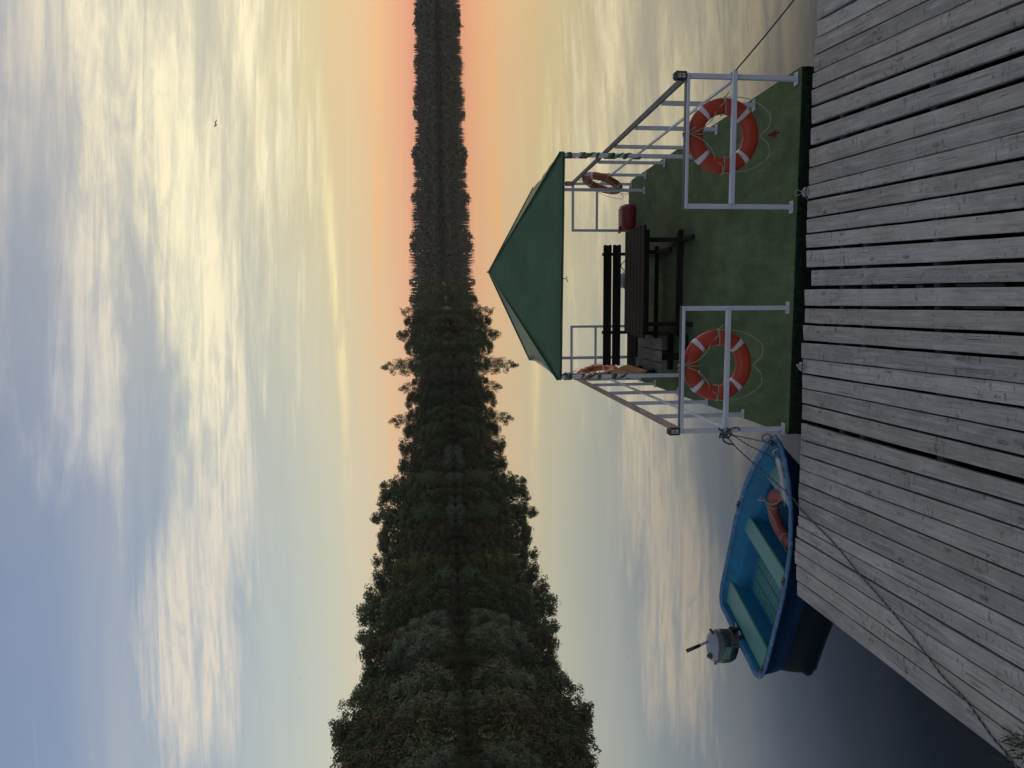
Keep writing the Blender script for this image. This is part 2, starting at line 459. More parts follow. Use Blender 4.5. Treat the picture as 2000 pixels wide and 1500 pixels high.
for a, bs in ((3.545, (.96,2.0,3.0,4.02,5.01)), (.055, (1.0,2.1,3.2,4.3,5.15))):
    s = 1 if a > 1 else -1
    rail_section('side', [(a,b,RH-.04) for b in bs], [], [((a-s*.034,.05,RM), (a-s*.034,5.86,RM), .028)],
                 wood=((a,.08,RH+.005), (a,5.90,RH+.005), M['wood_rail'] if a < 1 else M['wood_rail_x']))
rail_section('back', [(2.715,5.87,RH-.02), (3.545,5.87,RH-.02)], [((2.693,5.87,RH-.01),(3.567,5.87,RH-.01))], [((2.73,5.87,RM),(3.53,5.87,RM),.04)])
rail_section('back', [(.075,5.92,RH-.02), (.965,5.92,RH-.02)], [((.053,5.92,RH-.0),(.987,5.92,RH-.0))], [((.09,5.92,RM),(.95,5.92,RM),.04)])

# ------------------------------------------------------------------ canopy
CP = [(.39,2.40), (3.29,2.40), (3.30,5.05), (.45,5.05)]
EZ = [1.94, 1.90, 1.885, 1.955]
APEX = Vector((1.855, 3.66, 2.79))
can = rthing('sun_canopy', 'dark green pyramid canopy on four white poles over the picnic table', 'canopy', 0, 0, 0)
mb = MB()
NU, NV = 18, 14
cx, cy = 1.855, 3.72
cor = [Vector((a+(.035 if a > cx else -.035), b+(.035 if b > cy else -.035), z+.03)) for (a,b), z in zip(CP, EZ)]
SC_IN = [.0, .05, .06, .16]          # how far each side's hem is cut in between its corners
for k in range(4):
    A, B = cor[k], cor[(k+1)%4]
    nrm = (B-A).cross(APEX-A).normalized()
    if nrm.z < 0: nrm = -nrm
    vs = []; fs = []
    for j in range(NV+1):
        for i in range(NU+1):
            u, v = i/NU, j/NV
            e = A.lerp(B, u); toward = (APEX-e)
            e2 = e + toward.normalized()*SC_IN[k]*sin(pi*u)**.8
            p = APEX.lerp(e2, v)
            sag = .055*sin(pi*u)*sin(pi*min(1,v*1.0))**.9
            wr = .008*sin(9*u+5*v)*v + .005*sin(23*u+2)*v*v
            p = p - nrm*(sag) + nrm*wr*sin(pi*u)
            vs.append(p)
    for j in range(NV):
        for i in range(NU):
            a = j*(NU+1)+i
            fs.append((a, a+1, a+NU+2, a+NU+1))
    mb.add(vs, fs, 0, True)
    # hem: narrow fold hanging from the edge
    hv = [vs[NV*(NU+1)+i] for i in range(NU+1)] + [Vector(vs[NV*(NU+1)+i])+Vector((0,0,-.045)) for i in range(NU+1)]
    mb.add(hv, [(i, i+1, NU+2+i, NU+1+i) for i in range(NU)], 0, True)
roof = mb.build('roof', M['canopy'], can, fix=False, solid=.004)
mb = MB()
for k in range(4):
    mb.tube([APEX+Vector((0,0,.006)), cor[k]+Vector((0,0,.012))], .009, 6)
sk_ = mb.build('seam', M['canopy'], roof)
mb = MB(); mb.tube([APEX-Vector((0,0,.05)), APEX+Vector((0,0,.03))], .02, 8, taper=[1,.5]); mb.build('peak_cap', M['canopy'], roof)
for k in range(4):
    (a,b), z = CP[k], EZ[k]
    m1 = MB(); m1.beam((a,b,.01), (a,b,z), .05, .05, (0,1,0))
    pole = m1.build('pole', M['white_paint'], can, bevel=.004)
    m2 = MB(); base_plate(m2, a, b); m2.build('base_plate', M['white_paint'], pole)
    z1 = {0: .98, 1: .92, 2: 1.80, 3: 1.62}[k]
    turns = {0: 6.5, 1: 7.5, 2: .6, 3: 3.5}[k]
    # cloth tie wound round the pole
    m3 = MB(); n = int(turns*16); vs = []; fs = []
    for i in range(n+1):
        f = i/n; t = 2*pi*turns*f + k; r = .039 + .004*sin(3*t)
        zc = z-.01 + (z1-z+.01)*(f + .04*sin(.7*t)); hw = .034*(1-.4*f)*(1 + .55*sin(.43*t+k)+.2*sin(1.1*t))
        for s in (-1, 1): vs.append((a+r*cos(t), b+r*sin(t), zc+s*hw))
        if i: fs.append((2*i-2, 2*i-1, 2*i+1, 2*i))
    m3.add(vs, fs, 0, True); m3.build('cloth_tie', M['canopy'], pole, fix=False, solid=.004)
for k in range(4):
    (a,b), z = CP[k], EZ[k]; (c,d), y = CP[(k+1)%4], EZ[(k+1)%4]
    m1 = MB(); v = Vector((c-a,d-b,0)).normalized()*.03
    m1.beam(Vector((a,b,z-.012))+v, Vector((c,d,y-.012))-v, .032, .032); m1.build('eave_bar', M['white_paint'], can, bevel=.003)
m1 = MB()                                      # small cable tie on the front bar
m1.tube([(1.70,2.372,1.925),(1.70,2.366,1.885),(1.70,2.36,1.865),(1.675,2.36,1.845),(1.655,2.36,1.84)], .005, 6); m1.tube([(1.70,2.36,1.865),(1.73,2.36,1.85)], .005, 6)
m1.build('strap', M['black_plastic'], can)

# ------------------------------------------------------------------ life rings
def make_ring(label, rmat, ribbon=False, bands=True, lines='front', group='life rings on the raft and boat'):
    R, r = .365, .208
    rc, hr, ht = (R+r)/2, (R-r)/2, .056
    t = thing('life_ring', label, 'life ring', group=group)
    mb = MB(); rings = []
    def sec(phi, sc=1.0, add=0.0):
        out = []
        for k in range(14):
            q = 2*pi*k/14; c, s = cos(q), sin(q)
            x = (abs(c)**.75)*(1 if c > 0 else -1)*(hr+add); y = (abs(s)**.75)*(1 if s > 0 else -1)*(ht+add)
            out.append(((rc+x)*cos(phi), y, R+(rc+x)*sin(phi)))
        return out
    N = 64
    for i in range(N):
        phi = 2*pi*i/N
        notch = 0
        for k in range(4):
            dphi = abs((phi - k*pi/2 + pi) % (2*pi) - pi)
            notch = max(notch, max(0, 1-dphi/.06))
        rings.append(sec(phi, add=-.008*notch))
    rings.append(rings[0])
    mb.loft(rings, caps=False)
    body = mb.build('ring_body', rmat, t)
    for k in range(4 if bands else 0):
        p0 = pi/4 + k*pi/2
        m = MB(); m.loft([sec(p0 + (j/6-.5)*.155, add=.0025) for j in range(7)])
        m.build('white_band', M['band_white'], t)
    m = MB()
    P = lambda phi, rad, y: (rad*cos(phi), y, R+rad*sin(phi))
    def attach(phi):
        m.tube([P(phi, R-.155, .062), P(phi, R-.16, -.062), P(phi, R-.05, -.064), P(phi, R+.004, -.03), P(phi, R+.004, .03), P(phi, R-.05,.064), P(phi, R-.155,.062)], .005, 6)
    for k in range(3): attach(k*pi/2)
    for s in (-1, 1):                          # upper line pulled inside the ring, lower line hanging outside
        st = [P(pi/2, R-.02, -.068), P(pi/2, R-.15, -.066)]
        m.tube(smooth_path([(s*.01,-.07,2*R-.03), (s*.06,-.072,2*R-.14), (s*.15,-.060,2*R-.235), (s*.25,-.045,R+.075), (s*.300,-.066,R+.02), (s*.362,-.02,R+.005)], .02), .0048, 6)
        m.tube(smooth_path([(s*.362,-.03,R), (s*.36,-.06,R-.10), (s*.33,-.07,.10), (s*.22,-.065,-.075), (s*.10,-.06,-.09), (s*.03,-.05,-.03), (0,-.045,.0)], .02), .0038, 6)
    m.tube(smooth_path([(0,-.05,2*R-.05),(0.01,-.07,2*R),(-.005,-.10,2*R+.035),(.015,-.07,2*R+.06),(-.01,-.03,2*R+.05),(.0,-.05,2*R+.01)], .01), .006, 6)
    m.tube([(.01,-.09,2*R+.03),(.05,-.12,2*R-.04)], .004, 5); m.tube([(-.01,-.09,2*R+.05),(-.045,-.10,2*R+.085)], .004, 5)
    m.tube([(.363,-.03,R),(.41,-.05,R-.035)], .005, 5)
    m.build('grab_line', M['cord'], t)
    if ribbon:
        m = MB(); random.seed(5)
        for (dx, dz, w) in ((-.02,-.07,.03), (.035,-.06,.02), (-.045,-.03,.022), (.02,-.10,.018)):
            m.add([(0,-.06,-.085),(.015,-.064,-.09),(dx+w,-.07,-.09+dz),(dx,-.062,-.095+dz)], [(0,1,2,3)])
        m.sphere((.005,-.062,-.085), .014,.012,.012, 8, 6)
        m.build('ribbon', M['ribbon_red'], t, fix=False, solid=.003)
    return t
def place(t, loc, rx=0, ry=0, rz=0, rot=None):
    t.rotation_mode = 'XYZ'; t.location = loc; t.rotation_euler = rot if rot is not None else (rx, ry, rz)
r1 = make_ring('red life ring with a dark red ribbon on its cord, tied to the front railing', M['ring_red'], ribbon=True)
place(r1, wor(3.0,.135,.337), 0, 0, RA)
r2 = make_ring('red life ring on the front railing next to the blue boat', M['ring_red'])
place(r2, wor(.72,.135,.337), 0, 0, RA)
def hang(t, a, b, z, yaw, lean):
    m = Matrix.Rotation(RA+yaw, 4, 'Z') @ Matrix.Rotation(lean, 4, 'X')
    place(t, wor(a,b,z), rot=m.to_euler('XYZ'))
r3 = make_ring('brownish orange life ring hung inside the side railing behind the red fuel tank', M['ring_brown'])
hang(r3, 3.32, 5.22, .36, radians(-85), radians(-20))
r4 = make_ring('bright orange life ring behind the small side bench', M['ring_orange'])
hang(r4, .24, 5.25, .40, radians(82), radians(-10))

# ------------------------------------------------------------------ plank with wavy carved ends
def wavy_plank(mb, p0, p1, width_dir, w, thick_dir, th, amp=.018):
    """board from p0 to p1; ends cut in an ogee"""
    p0 = Vector(p0); p1 = Vector(p1); d = (p1-p0).normalized(); W = Vector(width_dir).normalized(); T = Vector(thick_dir).normalized()
    prof = [(-.5,-.9),(-.44,-.2),(-.30,.15),(-.14,-.25),(0,-.7),(.14,-.25),(.30,.15),(.44,-.2),(.5,-.9)]
    loop = [p0 + W*(u*w) - d*(amp*(e)) for u, e in prof] + [p1 + W*(u*w) + d*(amp*e) for u, e in reversed(prof)]
    n = len(loop)
    vs = [q - T*(th/2) for q in loop] + [q + T*(th/2) for q in loop]
    fs = [tuple(reversed(range(n))), tuple(range(n, 2*n))] + [(i,(i+1)%n,n+(i+1)%n,n+i) for i in range(n)]
    mb.add(vs, fs)

def trestle(par, a, b, foot0, foot1, legh, mt, side='x', bottom=.0):
    """a leg board on a carved foot lying along b"""
    m = MB(); m.box(a-.03, a+.03, b-.045, b+.045, .075, legh); lg = m.build('leg', mt, par, bevel=.006)
    m = MB()
    m.loft([[(a-.035,y,z0),(a+.035,y,z0),(a+.035,y,z1),(a-.035,y,z1)] for y, z0, z1 in ((foot0,.001,.05),(foot0+.12,.001,.06),(b-.1,.001,.085),(b+.1,.001,.085),(foot1-.12,.001,.06),(foot1,.001,.05))], smooth=False)
    m.build('foot', mt, lg, bevel=.005)
    return lg

# picnic table
tb = rthing('picnic_table', 'dark brown wooden picnic table under the green canopy', 'table', 1.67, 3.2, 0)
root_off = Vector((1.67, 3.2, 0))
def shift(o, off):
    o.data.transform(Matrix.Translation(-off))
def shift_all(root, off):
    for c in list(root.children):
        if c.type == 'MESH': shift(c, off)
        for d in c.children:
            if d.type == 'MESH': shift(d, off)
            for e in d.children:
                if e.type == 'MESH': shift(e, off)
m = MB()
tops = [(2.82,.155,.885,2.46),(2.99,.155,.875,2.475),(3.16,.155,.89,2.47),(3.33,.155,.88,2.465),(3.50,.155,.90,2.455),(3.665,.14,.91,2.46)]
for k, (b, w, a0, a1) in enumerate(tops):
    wavy_plank(m, (a0+.006*k,b+.05,.665), (a1,b+.05,.665), (0,1,0), w, (0,0,1), .036)
m.build('tabletop', M['wood_dark'], tb, bevel=.004)
for a in (1.06, 2.27):
    m = MB(); m.box(a-.035, a+.035, 2.87, 3.62, .58, .646); m.build('cross_batten', M['wood_dark_y'], tb, bevel=.005)
    trestle(tb, a+.01, 3.10, 2.67, 3.60, .58, M['wood_dark_y'])
m = MB()
pr = [(x, z) for x, z in ((.90,.03),(.88,.07),(.90,.105),(.96,.12),(2.34,.12),(2.41,.105),(2.43,.07),(2.41,.03))]
m.add([(x,3.035,z) for x,z in pr]+[(x,3.075,z) for x,z in pr], [tuple(range(8)), tuple(range(15,7,-1))]+[(i,(i+1)%8,8+(i+1)%8,8+i) for i in range(8)])
m.build('stretcher', M['wood_dark'], tb, bevel=.006)
m = MB(); m.box(.95, 2.40, 2.845, 2.87, .585, .64); m.build('apron', M['wood_dark'], tb, bevel=.004)
shift_all(tb, root_off)

# long bench with a back, behind the table
bo = Vector((1.35, 4.2, 0))
bench = rthing('wooden_bench', 'long dark wooden bench with a two-board back, behind the picnic table', 'bench', bo.x, bo.y, 0, group='wooden benches on the raft')
m = MB()
for k, b in enumerate((4.02, 4.20, 4.38)): wavy_plank(m, (.36,b,.43), (2.36,b,.43), (0,1,0), .165, (0,0,1), .034)
m.build('seat', M['wood_dark'], bench, bevel=.004)
for z, off in ((.595, 0), (.745, .03)):
    m = MB(); wavy_plank(m, (.345,4.60+off,z), (2.345,4.60+off,z), (0,.15,1), .135, (0,1,-.15), .034)
    m.build('back_board', M['wood_dark'], bench, bevel=.004)
for a in (.90, 2.19):
    lg = trestle(bench, a, 4.15, 3.60, 4.75, .41, M['wood_dark_y'])
    m = MB(); m.box(a-.03, a+.03, 3.95, 4.60, .355, .412); m.build('bearer', M['wood_dark_y'], bench, bevel=.004)
    m = MB(); m.beam((a,4.55,.36),(a,4.655,.83), .05, .045, (0,1,0)); m.build('back_post', M['wood_dark_y'], bench, bevel=.004)
m = MB()
pr = [(.82,.04),(.80,.075),(.82,.105),(2.27,.105),(2.29,.075),(2.27,.04)]
m.add([(x,4.10,z) for x,z in pr]+[(x,4.14,z) for x,z in pr], [tuple(range(6)), tuple(range(11,5,-1))]+[(i,(i+1)%6,6+(i+1)%6,6+i) for i in range(6)])
m.build('stretcher', M['wood_dark'], bench, bevel=.005)
shift_all(bench, bo)

# short bench along the boat-side railing
so = Vector((.6, 3.2, 0))
sb = rthing('wooden_bench', 'short grey-brown bench by the side railing, its back towards the blue boat', 'bench', so.x, so.y, 0, group='wooden benches on the raft')
m = MB()
for k, (a, b0, b1) in enumerate(((.80,2.66,3.62),(.63,2.655,3.72),(.46,2.65,3.82))):
    m.box(a-.078, a+.078, b0, b1, .445, .482)
m.build('seat', M['wood_bench_lit'], sb, bevel=.006)
for k, (z0, a0) in enumerate(((.70,.405), (.84,.355))):
    m = MB(); m.beam((a0,2.66+.0*k,z0+.02),(a0,3.66,z0+.02), .03, .14, (-.34,0,1)); m.build('back_board', M['wood_brown_lit'], sb, bevel=.005)
for b in (2.86, 3.5):  # supports in near-black wood, standing in for the shade beneath the seat
    m = MB(); m.box(.56, .66, b-.03, b+.03, .075, .40); lg = m.build('leg', M['wood_dark'], sb, bevel=.005)
    m = MB(); m.box(.36, .92, b-.035, b+.035, .001, .08); m.build('foot', M['wood_dark'], lg, bevel=.01)
    m = MB(); m.box(.38, .87, b-.03, b+.03, .395, .444); m.build('bearer', M['wood_dark'], sb, bevel=.004)
    m = MB(); m.beam((.43,b,.40),(.318,b,.90), .05, .04, (1,0,0)); m.build('back_post', M['wood_dark'], sb, bevel=.004)
m = MB(); m.box(.585, .635, 2.7, 3.66, .14, .24); m.build('stretcher', M['wood_dark_y'], sb, bevel=.005)
m = MB(); m.box(.372, .392, 2.68, 3.64, .40, .60); m.build('lower_back_board', M['wood_dark_y'], sb, bevel=.004)
shift_all(sb, so)

# red fuel tank with hose
to = Vector((2.93, 5.72, 0))
tk = rthing('fuel_tank', 'red plastic boat fuel tank on the green carpet beside the bench', 'fuel tank', to.x, to.y, 0)
m = MB()
def rr(x0,x1,y0,y1,z,c):
    return [(x0+c,y0,z),(x1-c,y0,z),(x1,y0+c,z),(x1,y1-c,z),(x1-c,y1,z),(x0+c,y1,z),(x0,y1-c,z),(x0,y0+c,z)]
m.loft([rr(2.715,3.145,5.58,5.90,.004,.05), rr(2.70,3.16,5.57,5.915,.03,.05), rr(2.70,3.16,5.57,5.915,.185,.05), rr(2.72,3.14,5.60,5.89,.225,.05), rr(2.78,3.12,5.63,5.87,.235,.05)], smooth=False)
m.build('tank_body', M['can_red'], tk, bevel=.018, seg=3)
m = MB()
for k in range(6): m.box(2.82+.05*k, 2.845+.05*k, 5.62, 5.88, .232, .246)
m.build('rib', M['can_red'], tk, bevel=.005)
m = MB(); m.tube([(2.75,5.74,.20),(2.75,5.74,.27)], .035, 12); m.build('cap', M['can_red'], tk, bevel=.006)
m = MB(); m.tube(smooth_path([(2.715,5.66,.20),(2.685,5.66,.25),(2.665,5.70,.25),(2.665,5.78,.25),(2.69,5.82,.25),(2.72,5.82,.2)], .02), .014, 8); m.build('handle', M['can_red'], tk)
m = MB(); m.tube(smooth_path([(2.71,5.66,.17),(2.64,5.66,.14),(2.56,5.72,.05),(2.45,5.85,.02),(2.25,5.95,.02),(2.14,5.99,.12),(2.08,6.0,.15),(2.02,6.02,.10),(1.95,6.05,.03)], .03), .008, 6); m.build('hose', M['black_plastic'], tk)
shift_all(tk, to)

# outboard motor on the raft's far edge
ro = Vector((1.84, 6.2, 0))
om = rthing('outboard_motor', 'grey domed outboard motor on the raft edge half hidden behind the table', 'outboard motor', ro.x, ro.y, 0, group='outboard motors')
m = MB()
def oval(cx, cy, rx, ry, z, n=16): return [(cx+rx*cos(2*pi*k/n), cy+ry*sin(2*pi*k/n), z) for k in range(n)]
m.loft([oval(1.84,6.27,.15,.20,-.10), oval(1.84,6.27,.165,.215,-.02), oval(1.84,6.27,.155,.20,.07), oval(1.84,6.27,.12,.16,.125), oval(1.84,6.27,.05,.07,.145)])
m.build('cowl', M['motor_grey'], om)
m = MB(); m.loft([oval(1.84,6.27,.10,.14,-.25), oval(1.84,6.27,.15,.20,-.18), oval(1.84,6.27,.168,.218,-.045), oval(1.84,6.27,.168,.218,-.02)]); m.build('lower_cowl', M['black_plastic'], om)
m = MB(); m.box(1.78,1.90,6.2,6.34,-.75,-.24); m.build('leg', M['black_plastic'], om, bevel=.02)
m = MB(); m.box(1.75,1.93,6.02,6.15,-.22,-.02); m.box(1.79,1.89,5.98,6.12,-.03,.03); m.build('clamp_bracket', M['black_plastic'], om, bevel=.01)
m = MB(); m.tube([(1.90,6.06,.01),(1.93,5.9,.06),(1.95,5.72,.085)], .016, 8); m.build('tiller', M['black_plastic'], om)
m = MB(); m.tube(smooth_path([(1.72,6.05,-.02),(1.66,6.0,.07),(1.74,5.98,.10),(1.80,6.0,.03)], .02), .01, 6); m.build('cable', M['black_plastic'], om)
shift_all(om, ro)

# solar lanterns on the railing corners
def lantern(a, b, z, label):
    t = rthing('solar_lantern', label, 'lantern', a, b, z, group='solar lanterns on the railing corners')
    w = .030
    m = MB(); m.box(-w-.006,w+.006,-w-.006,w+.006,0,.012); m.build('base', M['black_plastic'], t, bevel=.003)
    m = MB(); m.box(-w+.010,w-.010,-w+.010,w-.010,.012,.092); m.build('lamp_glass', M['lamp_glass'], t)
    m = MB()
    for sx in (-1,1):
        for sy in (-1,1): m.box(sx*w-.005,sx*w+.005,sy*w-.005,sy*w+.005,.012,.094)
    for zz in (.05,):
        for s in (-1,1):
            m.box(-w,w,s*w-.002,s*w+.002,zz-.003,zz+.003); m.box(s*w-.002,s*w+.002,-w,w,zz-.003,zz+.003)
    for s in (-1,1):
        for q in (0,):
            m.box(q-.002,q+.002,s*w-.0025,s*w+.0025,.012,.094); m.box(s*w-.0025,s*w+.0025,q-.002,q+.002,.012,.094)
    m.build('lattice_frame', M['black_plastic'], t)
    m = MB(); e = w+.010
    m.loft([[(-e,-e,.092),(e,-e,.092),(e,e,.092),(-e,e,.092)], [(-e*.9,-e*.9,.104),(e*.9,-e*.9,.104),(e*.9,e*.9,.104),(-e*.9,e*.9,.104)], [(-.02,-.02,.125),(.02,-.02,.125),(.02,.02,.125),(-.02,.02,.125)]], smooth=False)
    m.build('lantern_roof', M['black_plastic'], t)
    return t
lantern(.054, .05, RH+.021, 'small black lantern on the railing corner above the blue boat')
lantern(3.535, .05, RH+.021, 'small black lantern on the railing corner where the stretched navy rope is tied')
lantern(3.545, 5.87, RH+.014, 'small black lantern on the back corner above the brownish orange life ring')
lantern(.075, 5.92, RH+.024, 'small black lantern on the back corner above the bright orange life ring')
# ------------------------------------------------------------------ blue rowing boat
BA = radians(-28)
BO = Vector((-3.25, 8.2, WATER_Z))                    # stern, on the waterline
BX = Vector((cos(BA), sin(BA), 0)); BY = Vector((-sin(BA), cos(BA), 0))
def interp(x, xs, ys):
    if x <= xs[0]: return ys[0]
    for i in range(len(xs)-1):
        if x <= xs[i+1]:
            f = (x-xs[i])/(xs[i+1]-xs[i]); g = f*f*(3-2*f)
            return ys[i]+(ys[i+1]-ys[i])*(.5*f+.5*g)
    return ys[-1]
S_ = [0,.04,.12,.3,.8,1.4,2.0,2.4,2.7,2.88,2.97,3.0]
W_ = [.53,.60,.645,.675,.67,.665,.59,.465,.32,.20,.12,.06]
C_ = [0,0,0,0,0,-.01,-.05,-.07,-.08,-.07,-.06,-.05]
bw = lambda s: interp(s, S_, W_)
bc = lambda s: interp(s, S_, C_)
bz = lambda s: .31 + .02*s*s
boat = thing('rowing_boat', 'blue fibreglass rowing boat with teal seats moored between dock and raft', 'boat', BO, BA)
ST = [0,.02,.05,.1,.16,.3,.55,.8,1.1,1.4,1.7,2.0,2.2,2.4,2.55,2.7,2.8,2.88,2.94,2.98,3.0]
def outer(s):
    w, c, z = bw(s), bc(s), bz(s); r = max(0,(s-2.2)/.8); zb = -.12 + .22*r*r; zk = -.16+.24*r*r
    pts = [(w,z),(.985*w,z-.04),(.955*w,z-.045),(.91*w,.10+.06*r),(.86*w,.0+.1*r),(.80*w,zb),(.4*w,zk+.02),(0,zk)]
    L = [(s+(zz-z)*r, c+n, zz) for n, zz in pts]
    return L + [(s+(zz-z)*r, c-n, zz) for n, zz in reversed(pts[:-1])]
mb = MB()
rs = [outer(s) for s in ST]
mb.loft(rs, 0, closed=False, caps=False)
n = len(rs[0]); mb.add(rs[0], [tuple(range(n))], 0); mb.add(rs[-1], [tuple(range(n))], 0)
hull = mb.build('hull', M['boat_blue'], boat)
def inner(s, zf=.045):
    w, c, z = max(.02, bw(s)-.06), bc(s), bz(s); r = max(0,(s-2.2)/.8); zf = zf + .26*r*r
    pts = [(w,z-.005),(.975*w,z-.05),(.90*w,.235+.05*r),(.885*w,.225+.05*r),(.835*w,.215+.05*r),(.82*w,.195+.05*r),(.73*w,zf+.03),(.70*w,zf),(.35*w,zf),(0,zf)]
    pts = [(n*.93 if zz < z-.1 else n, zz) for n, zz in pts]
    return [(s+(zz-z)*r, c+n, zz) for n, zz in pts] + [(s+(zz-z)*r, c-n, zz) for n, zz in reversed(pts[:-1])]
mb = MB()
SI = [.065,.075,.1,.14,.2,.3,.55,.8,1.1,1.4,1.7,2.0,2.2,2.4,2.55,2.7,2.8,2.87,2.93]
rs = [inner(s) for s in SI]
mb.loft(rs, 0, closed=False, caps=False)
n = len(rs[0]); mb.add(rs[0], [tuple(range(n))], 0); mb.add(rs[-1], [tuple(range(n))], 0)
mb.build('inner_shell', M['boat_inner'], boat)
# gunwale: rolled rim all the way round
loop = [(s, bc(s)+bw(s)) for s in ST] + [(s, bc(s)-bw(s)) for s in reversed(ST)]
mb = MB(); N = len(loop); rings = []
for i in range(N):
    a = Vector(loop[i-1]); b = Vector(loop[(i+1)%N]); d = (b-a).normalized(); nn = Vector((-d.y, d.x))
    p = Vector(loop[i]); z = bz(p.x)
    ctr = Vector((sum(q[0] for q in loop)/N, 0))
    if nn.dot(p - Vector((min(max(p.x,.6),2.4), bc(p.x)))) < 0: nn = -nn
    sec = [(.008,-.026),(.014,-.014),(.013,.003),(.005,.010),(-.008,.012),(-.022,.008),(-.046,-.002),(-.064,-.014),(-.04,-.022)]
    rings.append([(p.x+nn.x*o, p.y+nn.y*o, z+h) for o, h in sec])
rings.append(rings[0])
mb.loft(rings, caps=False)
mb.build('gunwale', M['boat_rim'], boat)
def deck_poly(s0, s1, z, ins, n=8, th=.03):
    ss = [s0+(s1-s0)*i/n for i in range(n+1)]
    f = lambda s: max(.02, (bw(s)-.06)*(.94)-ins)
    return [(s, bc(s)+f(s)) for s in ss] + [(s, bc(s)-f(s)) for s in reversed(ss)]
for s0, s1, z, skew in ((2.24,2.66,.262,0), (1.30,1.54,.255,.03), (.10,.43,.255,.05)):
    m = MB(); m.prism(deck_poly(s0,s1,z,.0), z-.03, z); st_ = m.build('seat', M['teal'], boat, bevel=.006)
    m = MB(); m.prism([(x,y*.9) for x,y in deck_poly(s0+.02,s1-.02,z,.03)], .047 if s0 < 2 else .225, z-.031); m.build('seat_box', M['boat_inner'], st_)
m = MB()
for k in range(4): m.box(.50+.19*k, .675+.19*k, -.36, .36, .052, .066)
fg = m.build('floor_boards', M['teal_dark'], boat, bevel=.004)
m = MB()
for k in range(4):
    for j in range(9): m.box(.515+.19*k, .66+.19*k, -.33+.075*j, -.325+.075*j, .066, .069)
m.build('tread_rib', M['teal_dark'], fg)
m = MB(); m.tube(smooth_path([(2.84,-.12,.47),(2.86,-.12,.52),(2.90,-.12,.53),(2.93,-.12,.48)], .01), .008, 6); m.build('bow_eye', M['grey_metal'], boat)
# oarlock plates along the rim
for s, sd in ((1.65,1),(1.60,-1),(.24,-1)):
    m = MB(); y = bc(s)+sd*(bw(s)-.02); z = bz(s)
    m.box(s-.05,s+.05,y-.02,y+.02,z+.016,z+.024); m.tube([(s,y,z+.02),(s,y,z+.035)],.012,8); m.build('oarlock_plate', M['black_plastic'], boat)
# crumpled pale sheet decal on the bow quarter
m = MB(); vs = []; fs = []
random.seed(8)
pts0 = [(2.50,-.425),(2.58,-.385),(2.66,-.335),(2.74,-.28),(2.81,-.225),(2.86,-.17)]
for i, (s, y) in enumerate(pts0):
    for j in range(4):
        vs.append((s - .02*j, y+.052*j*(1 if 0<i<5 else .55), bz(s)+.016-.012*j + random.uniform(-.006,.010)))
for i in range(len(pts0)-1):
    for j in range(3): fs.append((i*4+j, i*4+j+1, i*4+j+5, i*4+j+4))
m.add(vs, fs, 0, True); m.build('pale_sticker', M['decal'], boat, fix=False, solid=.003)

# outboard on the boat: root at the clamp on the transom
MO = BO + BX*(-.0) + BY*(.03) + Vector((0,0,.345))
mo = thing('outboard_motor', 'small grey and dark green outboard motor clamped to the stern of the blue boat', 'outboard motor', MO, BA, 'outboard motors')
def sup(cx, cy, rx, ry, z, e=.6, n=24, tilt=0):
    out = []
    for k in range(n):
        c, s = cos(2*pi*k/n), sin(2*pi*k/n)
        x = (abs(c)**e)*(1 if c>0 else -1)*rx; y = (abs(s)**e)*(1 if s>0 else -1)*ry
        out.append((cx+x, cy+y, z+tilt*x))
    return out
CX, CY = -.25, .10
T_ = .12
m = MB(); m.loft([sup(CX,CY,.235,.135,.150,.7,tilt=T_), sup(CX-.005,CY,.230,.131,.175,.7,tilt=T_), sup(CX+.0,CY,.212,.120,.215,.75,tilt=T_), sup(CX+.01,CY,.165,.092,.245,.8,tilt=T_), sup(CX+.01,CY,.09,.05,.258,.9,tilt=T_)])
cowl = m.build('cowl_top', M['motor_grey'], mo)
m = MB(); m.loft([sup(CX+.03,CY,.14,.085,-.115,.7,tilt=T_), sup(CX+.01,CY,.205,.118,-.085,.7,tilt=T_), sup(CX,CY,.236,.137,-.02,.7,tilt=T_), sup(CX,CY,.243,.141,.07,.7,tilt=T_), sup(CX,CY,.238,.137,.148,.7,tilt=T_)])
m.build('cowl_body', M['motor_green'], mo)
m = MB(); m.tube([(CX-.06,CY-.05,.22),(CX-.06,CY-.095,.255)], .030, 14); m.tube([(CX-.06,CY-.095,.255),(CX-.06,CY-.102,.262)], .038, 14)
m.build('fuel_cap', M['black_plastic'], cowl)
m = MB(); m.box(CX-.19,CX-.12,CY-.125,CY-.115,.15,.19); m.build('vent_panel', M['motor_decal'], cowl, bevel=.004)
m = MB(); m.box(CX-.08,CX+.14,CY-.1455,CY-.138,.01,.10); m.build('side_decal', M['motor_decal'], mo, bevel=.003)
m = MB(); m.tube([(CX+.10,CY+.02,.22),(CX+.06,CY-.02,.38)], .018, 10); hb = m.build('tiller_arm', M['motor_grey'], mo)
m = MB(); m.tube([(CX+.06,CY-.02,.38),(CX+.02,CY-.06,.56)], .024, 10, taper=[.85,1]); m.build('tiller_grip', M['black_plastic'], hb)
m = MB(); m.tube([(CX+.20,CY+.02,.20),(CX+.26,CY+.05,.255)], .016, 8); m.build('pull_handle', M['black_plastic'], mo)
m = MB(); m.loft([sup(CX+.06,CY,.08,.06,-.62,.8), sup(CX+.06,CY,.085,.065,-.11,.8)]); m.build('leg', M['motor_green'], mo)
m = MB(); m.box(-.09,-.035,-.08,.10,-.18,.05); m.box(-.12,-.05,-.02,.09,-.10,.02); m.box(-.03,.10,-.075,-.03,-.10,.045); m.box(-.03,.10,.05,.095,-.10,.045); m.box(-.05,.10,-.075,.095,.022,.05)
